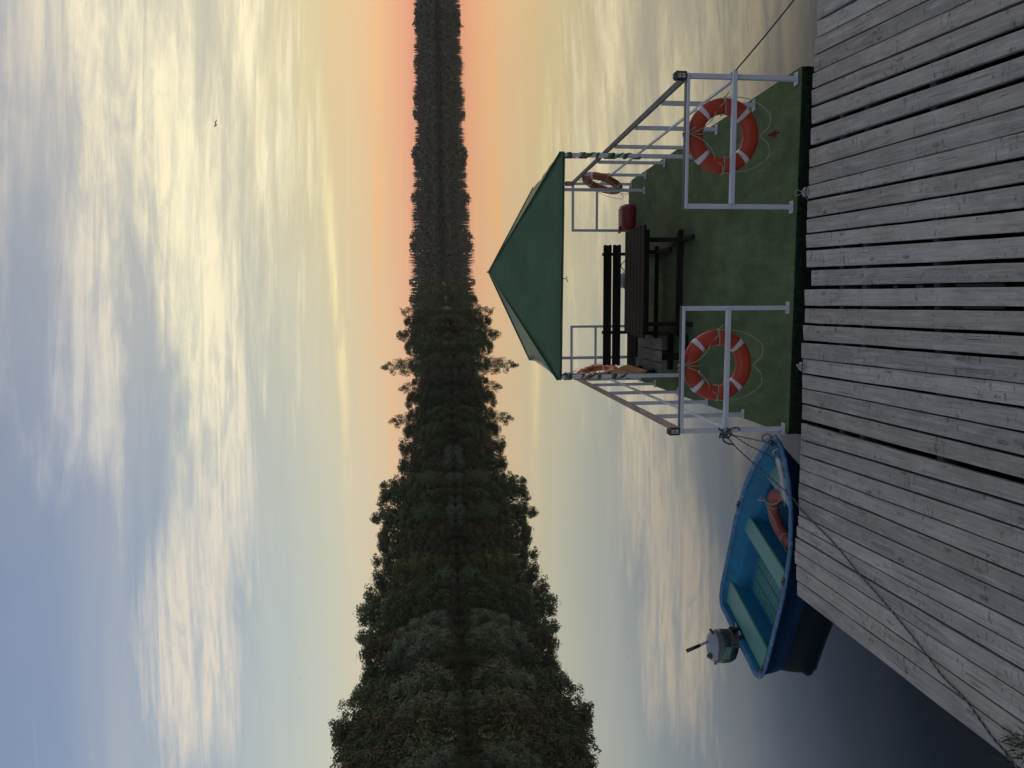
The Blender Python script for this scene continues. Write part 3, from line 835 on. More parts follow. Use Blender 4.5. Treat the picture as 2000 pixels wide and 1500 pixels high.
cb = m.build('clamp_bracket', M['black_plastic'], mo, bevel=.006)
for y in (-.05,.07):
    m = MB(); m.tube([(.10,y,-.03),(.15,y,-.03)], .010, 8); m.box(.148,.156,y-.03,y+.03,-.036,-.024)
    m.build('clamp_screw', M['grey_metal'], cb)
tc_ = bpy.data.curves.new('power_number', 'FONT'); tc_.body = '5'; tc_.size = .085; tc_.extrude = .0008; tc_.align_x = 'CENTER'
tc_.materials.append(M['lettering'])
tn = bpy.data.objects.new('power_number_text', tc_); COL.objects.link(tn)
bpy.context.view_layer.update()
tm_ = bpy.data.meshes.new_from_object(tn); bpy.data.objects.remove(tn)
tn = bpy.data.objects.new('power_number', tm_); COL.objects.link(tn); tn.parent = mo
tn.location = (CX-.175, CY-.140, .03); tn.rotation_euler = (radians(90), 0, radians(-28))

# ring lying in the boat
r5 = make_ring('faded red life ring lying in the bottom of the blue boat', M['ring_faded'], bands=False)
rb_c = BO + BX*1.98 + BY*(-.10) + Vector((0,0,.15))
mr = Matrix.Rotation(BA, 4, 'Z') @ Matrix.Rotation(radians(-9), 4, 'Y') @ Matrix.Rotation(radians(-82), 4, 'X')
off = mr @ Vector((0,0,.365))
place(r5, rb_c - off, rot=mr.to_euler('XYZ'))

# ------------------------------------------------------------------ ropes
RM_ = [M['rope_dark'], M['rope_green']]
m = MB()
kn = wor(.03, .0, .66)
main = [kn, Vector((-.72,6.66,.53)), Vector((-.98,6.56,.27)), Vector((-1.20,6.475,.06)), Vector((-1.285,6.448,.014))] + [Vector(p) for p in ((-1.416,6.102,.012),(-1.508,5.852,.012),(-1.683,5.478,.012),(-1.826,5.146,.012),(-1.995,4.794,.012),(-2.148,4.52,.012),(-2.207,4.33,.012),(-2.343,4.114,.012),(-2.392,4.005,.012),(-2.443,3.909,.012),(-2.54,3.74,-.02),(-2.70,3.5,-.12))]
m.rope(main, .0065, .05, (0,0,1))
random.seed(4)
q = []
for i in range(26):
    t = i*1.15; q.append(kn + Vector((.044*cos(t)+random.uniform(-.012,.012), .044*sin(t)-.005, .04*sin(i*.7)+random.uniform(-.02,.02))))
m.rope(q, .010, .05, (0,0,1))
m.rope([kn+Vector((-.04,-.03,.02)), kn+Vector((-.07,-.05,.03)), kn+Vector((-.10,-.06,-.01)), kn+Vector((-.11,-.05,-.07))], .010, .05, (0,0,1))
m.rope([kn+Vector((.02,-.04,-.02)), kn+Vector((.05,-.05,-.06)), kn+Vector((.06,-.05,-.12)), kn+Vector((.03,-.04,-.15))], .009, .05, (0,0,1))
o = m.build('mooring_rope', RM_, None, fix=False)
tag(o, 'dark green twisted rope knotted on the raft railing and running across the dock boards', 'rope')
m = MB()
m.rope([kn+Vector((.0,-.02,-.03)), Vector((-.584,6.767,.5)), Vector((-.627,6.842,.3)), Vector((-.658,6.843,.17)), Vector((-.672,6.81,.11))], .0085, .05, (0,))
m.rope([Vector(p) for p in ((-.674,6.824,.11),(-.613,6.791,.12),(-.577,6.825,.13),(-.583,6.904,.13),(-.617,6.995,.12),(-.647,7.016,.11),(-.652,6.947,.11))], .0085, .05, (0,))
m.rope([kn+Vector((.0,-.02,-.04)), Vector((-.615,6.88,.45)), Vector((-.70,6.941,.3)), Vector((-.768,6.984,.15)), Vector((-.849,7.035,.0)), Vector((-.952,6.992,-.06)), Vector((-1.072,6.903,-.095)), Vector((-.971,6.924,-.075)), Vector((-.907,6.99,-.06)), Vector((-.86,7.011,-.06)), Vector((-.83,6.935,-.05)), Vector((-.856,6.871,-.06)), Vector((-.926,6.914,-.075)), Vector((-.991,6.911,-.085)), Vector((-1.09,6.91,-.105)), Vector((-1.175,6.934,-.11)), Vector((-1.26,7.02,-.13)), Vector((-1.30,7.05,-.20))], .0085, .05, (0,))
for i in range(3):
    m.rope([Vector((-.67,6.81,.10))+Vector((.03*cos(t*1.3+i), .03*sin(t*1.3+i), .012*t-.02)) for t in range(6)], .008, .05, (0,))
o = m.build('painter_rope', RM_, None, fix=False)
tag(o, 'dark slack rope looping from the raft railing into the bow of the blue boat', 'rope')
m = MB()
k2 = wor(3.57,.0,.655)
e2 = Vector((3.72,5.90,.05))
m.tube(smooth_path([k2, k2.lerp(e2,.33)+Vector((0,0,-.012)), k2.lerp(e2,.66)+Vector((0,0,-.012)), e2, Vector((3.76,5.86,.03)), Vector((3.80,5.80,.012)), Vector((3.95,5.6,.012))], .03), .0075, 7, 0)
for i in range(2): m.tube([wor(3.545,.045,.66)+Vector((.034*cos(t*.8), .034*sin(t*.8), -.012+.014*i)) for t in range(9)], .006, 6, 0)
o = m.build('taut_rope', [M['rope_navy']], None, fix=False)
tag(o, 'thin navy rope stretched from the raft railing corner down over the water', 'rope')

# ------------------------------------------------------------------ dock
HAZE = 9e-5
PL = [
(3.513,5.976,3.677,5.970,2.275,2.375),
(3.317,5.987,3.500,5.980,2.514,2.260),
(3.162,6.005,3.300,6.000,2.379,2.494),
(3.023,6.054,3.162,6.049,2.247,2.369),
(2.871,6.068,3.010,6.063,2.121,2.232),
(2.730,6.096,2.866,6.090,1.975,2.111),
(2.575,6.110,2.713,6.104,1.843,1.955),
(2.406,6.126,2.547,6.119,1.712,1.813),
(2.211,6.141,2.364,6.134,1.567,1.668),
(2.012,6.171,2.175,6.164,1.403,1.527),
(1.846,6.186,1.999,6.180,1.252,1.388),
(1.722,6.209,1.841,6.204,1.092,1.245),
(1.546,6.233,1.700,6.227,0.948,1.067),
(1.400,6.239,1.527,6.233,0.790,0.928),
(1.259,6.253,1.381,6.248,0.641,0.770),
(1.070,6.260,1.229,6.253,0.500,0.611),
(0.882,6.184,1.028,6.178,0.376,0.471),
(0.707,6.311,0.863,6.304,0.247,0.342),
(0.541,6.321,0.678,6.315,0.094,0.217),
(0.373,6.351,0.519,6.345,-0.039,0.070),
(0.202,6.376,0.350,6.370,-0.197,-0.063),
(0.054,6.372,0.191,6.367,-0.336,-0.206),
(-0.091,6.382,0.035,6.377,-0.495,-0.356),
(-0.238,6.397,-0.102,6.392,-0.641,-0.507),
(-0.400,6.399,-0.258,6.393,-0.770,-0.660),
(-0.595,6.415,-0.444,6.409,-0.906,-0.815),
(-0.745,6.430,-0.614,6.425,-1.055,-0.926),
(-0.895,6.446,-0.761,6.440,-1.197,-1.072),
(-1.032,6.460,-0.904,6.455,-1.348,-1.207),
(-1.186,6.486,-1.045,6.480,-1.490,-1.362),
(-1.361,6.492,-1.199,6.486,-1.634,-1.502),
(-1.477,6.511,-1.373,6.507,-1.793,-1.646),
(-1.590,6.540,-1.485,6.536,-1.943,-1.803),
(-1.734,6.565,-1.608,6.560,-2.108,-1.963),
(-1.871,6.581,-1.743,6.575,-2.301,-2.117),
(-2.030,6.567,-1.886,6.561,-2.389,-2.313),
(-2.187,6.557,-2.044,6.552,-2.584,-2.401)
]
dock = thing('wooden_dock', 'weathered grey plank dock in the foreground with dark gaps between the boards', 'dock', (0,4.5,0))
DK = Vector((0,4.5,0))
def build_dock():
    me = bpy.data.meshes.new('decking'); bm = bmesh.new()
    uvl = bm.loops.layers.uv.new('UVMap'); colr = bm.loops.layers.float_color.new('tint')
    random.seed(21)
    TH = .045
    nails = MB()
    pl = list(PL)
    pl[0] = (3.513,5.976,3.677,5.970,2.655,2.79); pl[1] = (3.317,5.987,3.497,5.980,2.50,2.64)
    x0, xn = 3.69, 2.80
    for k in range(9):
        pl.append((x0+.155*k, 5.972-.006*k+random.uniform(-.01,.01), x0+.155*k+.147, 5.966-.006*k, xn+.14*k, xn+.14*k+.132))
    for pi_, (lx, ly, rx, ry, nlx, nrx) in enumerate(pl):
        Y1 = 2.4
        NS = 14
        dz = random.uniform(-.005,.003); tl = random.uniform(-.003,.003); cup = random.uniform(.0,.002)
        tint = random.uniform(.80,1.14); tb_ = random.uniform(-.03,.03)
        col = (tint*(1-tb_*.4), tint, tint*(1+tb_), 1)
        rows = []
        wob = [random.uniform(-.002,.002) for _ in range(NS+1)]
        for i in range(NS+1):
            f = i/NS
            yl = ly+(Y1-ly)*f; yr = ry+(Y1-ry)*f
            xl = lx+(nlx-lx)*f + wob[i]; xr = rx+(nrx-rx)*f + wob[-i-1]
            if i == 0: yl += random.uniform(-.004,.004); yr += random.uniform(-.004,.004)
            e = .004
            zz = dz + .003*sin(f*5+pi_)
            rows.append([(xl,yl,zz-TH),(xl,yl,zz-e-tl),(xl+e,yl,zz-tl),((xl+xr)/2,(yl+yr)/2,zz+cup),(xr-e,yr,zz+tl),(xr,yr,zz-e+tl),(xr,yr,zz-TH)])
        V = [[bm.verts.new(Vector(p)-DK) for p in r] for r in rows]
        uo = pi_*3.17 + random.random()*5; vo = pi_*1.93
        def put(f, us):
            for l, uv in zip(f.loops, us):
                l[uvl].uv = uv; l[colr] = col
        W7 = [-.05,-.006,0,.07,.14,.146,.19]
        for i in range(NS):
            L0 = 3.8*i/NS; L1 = 3.8*(i+1)/NS
            for k in range(6):
                f = bm.faces.new((V[i][k], V[i+1][k], V[i+1][k+1], V[i][k+1]))
                put(f, [(uo+L0,vo+W7[k]),(uo+L1,vo+W7[k]),(uo+L1,vo+W7[k+1]),(uo+L0,vo+W7[k+1])])
        for idx in (0, NS):
            f = bm.faces.new(V[idx] if idx else list(reversed(V[idx])))
            put(f, [(uo+random.random()*.1, vo+random.random()*.2) for _ in f.loops])
        for yy in (.09+random.uniform(-.02,.02), .62, 1.75):
            for s in (.22, .78):
                if random.random() < .2: continue
                f = yy/(ly-Y1); x = (lx+(nlx-lx)*f)*(1-s)+(rx+(nrx-rx)*f)*s + random.uniform(-.008,.008)
                y = ly-yy+random.uniform(-.02,.02); r = random.uniform(.0035,.0055); z = dz + .003*sin(f*5+pi_) + .0035
                nails.add([(x+r*cos(a*pi/3)-DK.x, y+r*sin(a*pi/3)-DK.y, z) for a in range(6)], [tuple(range(6))])
    bmesh.ops.recalc_face_normals(bm, faces=bm.faces[:])
    bm.to_mesh(me); bm.free()
    me.materials.append(M['dock'])
    o = bpy.data.objects.new('decking', me); COL.objects.link(o); o.parent = dock
    nails.build('nail_head', M['rope_dark'], dock, fix=False)['kind'] = 'stuff'
build_dock()
for y, x0, x1 in ((6.05,-2.12,4.95),(5.62,-2.2,4.7),(4.6,-2.3,4.3),(3.4,-2.5,3.9)):
    m = MB(); s = -.0785 if y > 5.9 else 0
    m.beam((x0,y-s*(x0),-.12),(x1,y-.085*(x1)*(1 if y > 5.5 else 0) ,-.12), .06, .13); m.xform(Matrix.Translation(-DK)); m.build('joist', M['joist'], dock)
for x, y in ((-1.95,6.1),(.2,5.9),(2.4,5.7),(4.4,5.5),(-2.2,4.6),(4.0,4.4)):
    m = MB(); m.tube([(x,y,-2.2),(x,y,-.19)], .09, 12); m.xform(Matrix.Translation(-DK)); m.build('piling', M['joist'], dock)

def hook(loc, label, loop):
    t = thing('mooring_bracket', label, 'mooring bracket', loc, RA, 'metal mooring brackets on the dock edge')
    t.scale = (.8,.8,.8)
    m = MB(); m.box(-.05,.05,-.01,.085,.002,.010); m.box(-.05,.05,-.018,-.010,-.05,.010); m.build('plate', M['grey_metal'], t, bevel=.004)
    m = MB()
    for x in (-.03,.03):
        m.tube([(x,-.012,-.006),(x,.045,.03),(x,.05,.012)] if False else [(x,.03,.010),(x,.03,.026)], .013, 8)
        m.sphere((x,.062 if x<0 else .05,.018), .014,.014,.012, 8, 6)
    m.tube(smooth_path([(-.04,.0,.012),(-.04,-.02,.045),(0,.02,.055),(.04,-.02,.045),(.04,0,.012)], .01), .010, 8)
    m.sphere((0,.03,.022), .035,.03,.02, 10, 6)
    m.build('shackle', M['grey_metal'], t)
    m = MB()
    if loop:
        m.tube(smooth_path([(.03,.02,.02),(.02,.09,.03),(.05,.16,.045),(.02,.20,.045),(-.02,.18,.045),(-.01,.11,.03),(.02,.03,.02)], .01), .0035, 6)
        m.tube(smooth_path([(-.04,.03,.02),(-.08,.01,.0),(-.10,-.02,.004)], .01), .0035, 6)
    else:
        m.tube(smooth_path([(0,.03,.03),(.02,.07,.05),(.0,.095,.03),(-.02,.07,.02)], .01), .008, 6)
        m.tube(smooth_path([(.03,-.03,.01),(.035,-.06,.008),(-.03,-.065,.008),(-.035,-.03,.01)], .01), .003, 6)
    m.build('wire_loop' if loop else 'ring_bolt', M['grey_metal'], t)
    return t
hook(wor(2.405,-.25,.004), 'metal mooring bracket with a thin wire loop on the dock edge', True)
hook(wor(.73,-.305,.004), 'round metal mooring bracket without a wire loop on the dock edge', False)

# ------------------------------------------------------------------ ground, water, shores
def structure(o): o['kind'] = 'structure'; return o
def water_mat():
    m = bpy.data.materials.new('lake_water'); m.use_nodes = True
    t = NT(m.node_tree); b = m.node_tree.nodes['Principled BSDF']
    tc = t.node('ShaderNodeTexCoord').outputs['Object']
    b.inputs['Base Color'].default_value = (.0055,.0095,.012,1); b.inputs['Roughness'].default_value = .6
    b.inputs['Specular IOR Level'].default_value = 0
    gl = t.node('ShaderNodeBsdfGlossy'); gl.inputs['Roughness'].default_value = 0; gl.inputs['Color'].default_value = (1,.965,.915,1)
    lw = t.node('ShaderNodeLayerWeight'); lw.inputs['Blend'].default_value = .5
    # reflectance of still dark water against the angle it is seen at
    fr = t.ramp(lw.outputs['Facing'], [(p, (v,v,v,1)) for p, v in ((0,.025),(.36,.032),(.455,.048),(.52,.11),(.58,.24),(.63,.38),(.68,.53),(.77,.72),(1,1))])
    ms = t.node('ShaderNodeMixShader'); t.put(ms.inputs[0], fr); t.l.new(b.outputs[0], ms.inputs[1]); t.l.new(gl.outputs[0], ms.inputs[2])
    t.l.new(ms.outputs[0], m.node_tree.nodes['Material Output'].inputs[0])
    n1 = t.noise(tc, .55, 3, .5); n2 = t.noise(t.vmap(tc, (1,1,1)), .06, 2, .5)
    calm = t.smooth(t.noise(tc, .035, 3, .6), .42, .62)
    h = t.math('ADD', t.math('MULTIPLY', t.math('MULTIPLY', n1, .006), t.math('ADD', .25, calm)), t.math('MULTIPLY', n2, .03))
    bn = t.node('ShaderNodeBump'); bn.inputs['Strength'].default_value = 1; bn.inputs['Distance'].default_value = WAVE
    t.put(bn.inputs['Height'], h); t.put(gl.inputs['Normal'], bn.outputs[0])
    return m
WAVE = .42
m = MB(); m.add([(-3000,-300,WATER_Z),(3000,-300,WATER_Z),(3000,4000,WATER_Z),(-3000,4000,WATER_Z)], [(0,1,2,3)])
structure(m.build('lake_water', water_mat(), None, fix=False))
m = MB(); m.add([(-3000,-300,-6),(3000,-300,-6),(3000,4000,-6),(-3000,4000,-6)], [(0,1,2,3)])
structure(m.build('lake_bed', M['earth'], None, fix=False))
# the shore behind the photographer
m = MB(); vs = []; fs = []
random.seed(2)
gx = [-60,-30,-15,-8,-5,-4,-3.2,-2.7,-2.2,-1,1,3,6,12,30,60]; gy = [3.95,3.55,3.2,2.6,1.5,0,-4,-12,-40]
hz = [-.9,-.45,-.33,-.25,-.22,-.2,-.1,.6,3]
for j, y in enumerate(gy):
    for i, x in enumerate(gx):
        yy = y - (.9 if -2.1 > x > -9 else 0)*(.3 if x > -2.9 else 1)*0 - (1.2 if x > -2 else 0)*(j < 3) + .35*sin(x*.7)*(abs(x) > 4)
        vs.append((x, yy, hz[j] + random.uniform(-.02,.02)))
nx = len(gx)
for j in range(len(gy)-1):
    for i in range(nx-1): fs.append((j*nx+i, j*nx+i+1, (j+1)*nx+i+1, (j+1)*nx+i))
m.add(vs, fs, 0, True); structure(m.build('near_shore', M['shore_grass'], None))
m = MB(); random.seed(17)
def blade(x, y, z, h, lean, w=.006):
    a = random.uniform(0, 2*pi); dx, dy = cos(a)*lean, sin(a)*lean; px, py = -sin(a)*w, cos(a)*w
    m.add([(x-px,y-py,z),(x+px,y+py,z),(x+dx*.5+px*.7,y+dy*.5+py*.7,z+h*.6),(x+dx*.5-px*.7,y+dy*.5-py*.7,z+h*.6),(x+dx,y+dy,z+h)], [(0,1,2,3),(3,2,4)])
for i in range(900):
    x = -2.52 - abs(random.gauss(0,.16)); y = 3.95 - abs(random.gauss(0,.42)) + random.uniform(-.05,.10)
    blade(x, y, -.36+max(0,(3.9-y))*.12, random.uniform(.10,.30), random.uniform(.03,.16))
for i in range(90):
    x = random.gauss(-2.30,.06); y = random.gauss(3.84,.07)
    blade(x, y, -.03, random.uniform(.05,.15), random.uniform(.03,.11), .005)
for i in range(300):
    x = random.gauss(-2.60,.07); y = random.gauss(4.02,.10)
    blade(x, y, -.42, random.uniform(.12,.36), random.uniform(.05,.18), .006)
g = m.build('grass', M['grass'], None, fix=False); tag(g, kind='stuff')

# ------------------------------------------------------------------ trees on the bank
def leaf_quad(V, F, c, nrm, s, asp=1.5):
    n = nrm.normalized(); u = n.orthogonal().normalized()
    u = (Matrix.Rotation(random.uniform(0, 2*pi), 3, n) @ u); v = n.cross(u)
    b = len(V)
    V += [c-u*s*asp*.5, c+v*s*.5, c+u*s*asp*.5, c-v*s*.5]; F.append((b,b+1,b+2,b+3))
def rdir():
    while True:
        v = Vector((random.uniform(-1,1),random.uniform(-1,1),random.uniform(-1,1)))
        if .05 < v.length < 1: return v.normalized()
def crown_mesh(name, seed, kind):
    """25 m tall (bushes 10 m): clumps of leaf-sized faces spread through the crown, and the limbs that carry them"""
    random.seed(seed)
    V = []; F = []
    if kind == 'round':   H, cz, rx, rz, n, r0, r1, den, ls, spur = 25, 13.0, 6.4, 11.6, 36, 1.7, 3.1, 58, .34, .10
    elif kind == 'tall':  H, cz, rx, rz, n, r0, r1, den, ls, spur = 25, 13.3, 4.3, 11.4, 32, 1.4, 2.3, 58, .33, .12
    elif kind == 'airy':  H, cz, rx, rz, n, r0, r1, den, ls, spur = 25, 13.8, 5.2, 11.0, 46, 1.0, 1.8, 44, .32, .26
    elif kind == 'willow':H, cz, rx, rz, n, r0, r1, den, ls, spur = 25, 11.8, 8.0, 12.6, 40, 2.1, 3.6, 56, .36, .03
    else:                 H, cz, rx, rz, n, r0, r1, den, ls, spur = 10, 4.5, 5.0, 5.3, 30, 1.1, 1.9, 62, .30, .05
    cl = []
    for i in range(n):
        t = 1 - 2*(i+.5)/n; a = i*2.399963 + random.uniform(-.5,.5)
        q = sqrt(max(0,1-t*t)); d = Vector((q*cos(a), q*sin(a), t + random.uniform(-.08,.08)))
        r_ = random.uniform(r0, r1)*(1-.30*max(0,t)); k = random.uniform(.78,1.06)
        c = Vector((d.x*(rx-r_*.7)*k, d.y*(rx-r_*.7)*k, cz + d.z*(rz-r_*.8)*k))
        if t > 0: c.x *= 1-.22*t; c.y *= 1-.22*t
        cl.append((c, r_))
    for i in range(7): cl.append((Vector((random.gauss(0,rx*.20),random.gauss(0,rx*.20),cz+rz*random.uniform(.72,.93))), r0*random.uniform(.6,.95)))
    for c, r_ in cl:
        sq = random.uniform(.72,.98)
        out = (c-Vector((0,0,cz*.8))).normalized()
        for _ in range(int(den*r_*r_)):
            d = rdir(); q = r_*random.uniform(.80,1.06)*(1+.10*sin(d.x*6+c.x)*sin(d.y*6+c.z))
            p = c + Vector((d.x*q, d.y*q, d.z*q*sq))
            if random.random() < spur: p += (d*.6+out+rdir()*.5)*r_*random.uniform(.05,.32)
            if kind == 'willow': p.z -= max(0,p.xy.length-rx*.55)*random.uniform(0,.55)
            if p.z < .25: p.z = random.uniform(.2,.8)
            leaf_quad(V, F, p, d + rdir()*.36, ls*random.uniform(.6,1.3))
    for _ in range(420):          # outsized faces added inside the crown to stop light passing through
        d = rdir(); q = random.random()**.4*.66
        leaf_quad(V, F, Vector((d.x*rx*q, d.y*rx*q, cz+d.z*rz*q)), d+rdir()*.6, ls*(2.6 if kind != 'airy' else 1.6))
    tr = MB(); rt = .26 if H > 20 else .12
    top = H*.82
    pts = [Vector((random.gauss(0,.18)*k, random.gauss(0,.18)*k, -.5+ (top+.5)*k/6)) for k in range(7)]
    tr.tube(pts, rt, 7, taper=[1.35,1,.85,.68,.5,.33,.12])
    for c, r in random.sample(cl, 22):
        h = max(.8, min(top*.95, c.z - (.35+.4*random.random())*c.xy.length)); f = (h+.5)/(top+.5)*6; i0 = min(5,int(f)); b = pts[i0].lerp(pts[i0+1], f-i0)
        midp = b.lerp(c, .5) + Vector((0,0,.06*(c-b).length))
        tr.tube([b, midp, c], rt*.36*(1-.6*h/top)+.03, 5, taper=[1,.7,.25])
    def mk(nm, vv, ff, mats):
        me = bpy.data.meshes.new(nm); me.from_pydata([tuple(p) for p in vv], [], ff); me.update()
        for q in mats: me.materials.append(q)
        return me
    cm = bpy.data.meshes.new(name+'_crown'); cm.from_pydata([tuple(p) for p in V], [], F)
    tm = bpy.data.meshes.new(name+'_trunk'); tm.from_pydata(tr.v, [], tr.f); tm.materials.append(M['bark'])
    top_z = max(p.z for p in V)
    return cm, tm, top_z
PROT = {}
for i, k in enumerate(('round','round','tall','tall','airy','airy','willow','willow','bush','bush','bush')):
    PROT.setdefault(k, []).append(crown_mesh('%s_tree' % k, 100+i, k))
for k in PROT:
    PROT[k] = [(c, t, z, {}) for c, t, z in PROT[k]]
def tinted(entry, mk):
    c, t, z, d = entry
    if mk not in d:
        me = c if not d else c.copy()
        me.materials.clear(); me.materials.append(M[mk]); d[mk] = me
    return d[mk], t, z
NAMEOF = {'round':'broadleaf_tree','tall':'poplar_tree','airy':'birch_tree','willow':'willow_tree','bush':'waterside_bush'}
def tree(kind, pi_, mk, x, y, z, h, label, group, wid=1.0, cat=None):
    cm, tm, tz = tinted(PROT[kind][pi_ % len(PROT[kind])], mk)
    s = h/tz
    t = thing(NAMEOF[kind], label, cat or ('bush' if kind == 'bush' else 'tree'), (x,y,z), random.uniform(0,2*pi), group)
    t.scale = (s*wid, s*wid, s)
    for nm, me in (('crown', cm), ('trunk', tm)):
        o = bpy.data.objects.new(nm, me); COL.objects.link(o); o.parent = t
    return t
def ydir(y):
    """direction along the horizon for bearing index y of the survey (0..1500 from right to left)"""
    a = atan2(750-y, 1333.) + .0; return Vector((sin(a), cos(a), 0))
def bank_d(y):
    return interp(y, [-400,300,540,560,620,700,800,900,1000,1100,1200,1300,1400,1520,1750,2100], [840,830,800,470,335,285,266,250,233,225,213,193,170,150,120,95])
def far_d(y): return 840 - .07*max(y,-400)
def at_px(y, extra=0):
    d = ydir(y)*(bank_d(y)+extra); return d.x, d.y
def h_px(y, px, extra=0):
    """metres for a height of px (on a 2000 px wide photo) at that bearing"""
    a = atan2(750-y,1333.); return px/1333.*(bank_d(y)+extra)*cos(a)
def water_px(y):   # photo row of the waterline at that bearing
    a = atan2(750-y,1333.); return 847+.0193*y + 3.93*1333/(bank_d(y)*cos(a))
random.seed(33)
SKY = [(1620,684,'round','leaf_a'),(1570,678,'round','leaf_d'),(1525,672,'round','leaf_a'),(1494,664,'round','leaf_d'),(1460,653,'airy','leaf_a'),(1425,656,'round','leaf_d'),(1396,651,'airy','leaf_a'),(1362,671,'airy','leaf_a'),(1335,696,'tall','leaf_a'),(1305,713,'round','leaf_a'),(1270,707,'round','leaf_d'),(1232,703,'tall','leaf_a'),(1190,700,'round','leaf_a'),(1158,718,'round','leaf_d'),(1125,732,'round','leaf_a'),(1085,734,'tall','leaf_a'),(1045,741,'round','leaf_d'),(1005,731,'tall','leaf_a'),(968,742,'round','leaf_a'),(942,748,'tall','leaf_a'),(905,781,'round','leaf_a'),(872,790,'round','leaf_d'),(842,797,'round','leaf_a'),(816,771,'airy','leaf_a'),(782,802,'round','leaf_a'),(755,790,'airy','leaf_a'),(712,755,'airy','leaf_a'),(677,801,'round','leaf_a'),(652,787,'tall','leaf_a'),(627,801,'round','leaf_d'),(607,793,'airy','leaf_a'),(582,818,'round','leaf_a'),(560,830,'round','leaf_b')]
SPECIAL = {712:'tall feathery tree standing highest above the bank trees nearest the raft canopy', 816:'smaller feathery tree poking up between the canopy-side trees and the tall bank trees', 1396:'airy rounded tree, tallest crown on the near wooded bank, sky showing through its twigs',
           560:'low rounded tree at the tip of the near wooded bank where the far shore begins', 942:'tree with a pointed crown where the bank trees step up in height', 1190:'tall dark round-topped tree between the stepped bank trees and the airy tallest tree'}
for i, (y, top, kind, mk) in enumerate(SKY):
    top -= 7 if y > 900 else 12
    ex = random.uniform(3,8)
    x, yy = at_px(y, ex); h = h_px(y, water_px(y)-top, ex)
    lab = SPECIAL.get(y, 'dark leafy tree in the closed row forming the skyline of the near wooded bank')
    wid = {'round':.95,'tall':1.0,'airy':.85,'willow':1}[kind]*random.uniform(.9,1.1)
    if y < 900: wid *= 1.32
    if y in (712,816,755,607): wid *= .74
    tree(kind, i, mk, x, yy, WATER_Z+.6, h-.6, lab, 'trees of the near wooded bank', wid)
# second row just behind, a little lower, closing the gaps
for i in range(30):
    y = 1560 - i*33 + random.uniform(-8,8); ex = random.uniform(11,18)
    tops = [q[1] for q in sorted(SKY, key=lambda q: abs(q[0]-y))[:3]]
    top = max(tops) + random.uniform(0,11) - (8 if y < 900 else 3); 
    x, yy = at_px(y, ex); h = h_px(y, water_px(y)-top, ex)
    tree(random.choice(('round','round','tall')), i, random.choice(('leaf_a','leaf_d')), x, yy, WATER_Z+2.2*min(1,max(0,(y-560)/300)), h-2*min(1,max(0,(y-560)/300)), 'dark leafy tree in the closed row forming the skyline of the near wooded bank', 'trees of the near wooded bank', 1.1)
FRONT = [(1560,760,'willow','leaf_c'),(1500,770,'willow','leaf_c'),(1462,800,'round','leaf_d'),(1425,745,'willow','leaf_d'),(1385,770,'willow','leaf_c'),(1345,757,'willow','leaf_c'),(1312,846,'bush','leaf_d'),(1296,800,'willow','leaf_a'),(1262,755,'willow','leaf_c'),(1228,776,'willow','leaf_c'),(1205,842,'bush','leaf_c'),(1178,745,'willow','leaf_a'),(1150,790,'round','leaf_a'),(1122,846,'bush','leaf_c'),(1102,768,'willow','leaf_b'),(1072,812,'round','leaf_a'),(1040,792,'round','leaf_d'),(1005,780,'round','leaf_a'),(972,806,'willow','leaf_a'),(938,795,'round','leaf_a'),(903,822,'round','leaf_d'),(870,828,'round','leaf_a'),(838,818,'round','leaf_a'),(805,832,'willow','leaf_a'),(772,836,'round','leaf_a'),(738,826,'round','leaf_d'),(702,830,'round','leaf_a'),(670,836,'round','leaf_a'),(641,828,'round','leaf_a'),(612,832,'round','leaf_d'),(586,840,'round','leaf_a'),(566,842,'bush','leaf_b'),(549,846,'bush','leaf_b')]
FS = {1102:'yellowish olive willow leaning out over the water, paler than the dark trees behind', 1262:'grey-green willow, the paler of two rounded crowns in front of the tall bank trees', 1345:'large pale grey-green willow below the airy tallest tree', 1312:'low brownish bush at the waterline between the two pale willows', 1205:'small grey-green bush at the waterline below the tall round-topped tree', 1122:'small grey-green bush at the waterline beside the olive willow', 549:'olive bush at the very tip of the near wooded bank', 566:'olive bush just behind the tip of the near wooded bank'}
for i, (y, top, kind, mk) in enumerate(FRONT):
    ex = random.uniform(-5,-1)
    x, yy = at_px(y, ex); h = h_px(y, water_px(y)-top, ex)
    lab = FS.get(y, 'dark leafy tree overhanging the water along the foot of the near wooded bank')
    tree(kind, i, mk, x, yy, WATER_Z+.1, h, lab, 'trees of the near wooded bank', {'willow':1.0,'round':1.15,'bush':1.0}[kind])
for i in range(46):      # understorey that closes the wood behind the front trees
    y = 1560 - i*22 + random.uniform(-5,5); ex = random.uniform(3,9)
    if y < 552: break
    x, yy = at_px(y, ex*min(1,(y-540)/200+.2)); px = water_px(y) - max(q[1] for q in sorted(SKY, key=lambda q: abs(q[0]-y))[:2])
    tree('bush', i, random.choice(('leaf_a','leaf_d')), x, yy, WATER_Z+.2, h_px(y, px, ex)*random.uniform(.5,.66), 'dark undergrowth bush filling the wood behind the front trees of the near wooded bank', 'undergrowth of the near wooded bank', 1.15)
for i in range(62):       # shrubs that close the waterline
    y = 1570 - i*16.6 + random.uniform(-4,4); ex = random.uniform(-4.5,-2)
    if y < 546: break
    x, yy = at_px(y, ex)
    tree('bush', i, random.choice(('leaf_a','leaf_a','leaf_d','leaf_c')), x, yy, WATER_Z-.1, random.uniform(2.6,5.2), 'low dark shrub touching the water along the foot of the near wooded bank', 'waterside shrubs of the near wooded bank', 1.1)

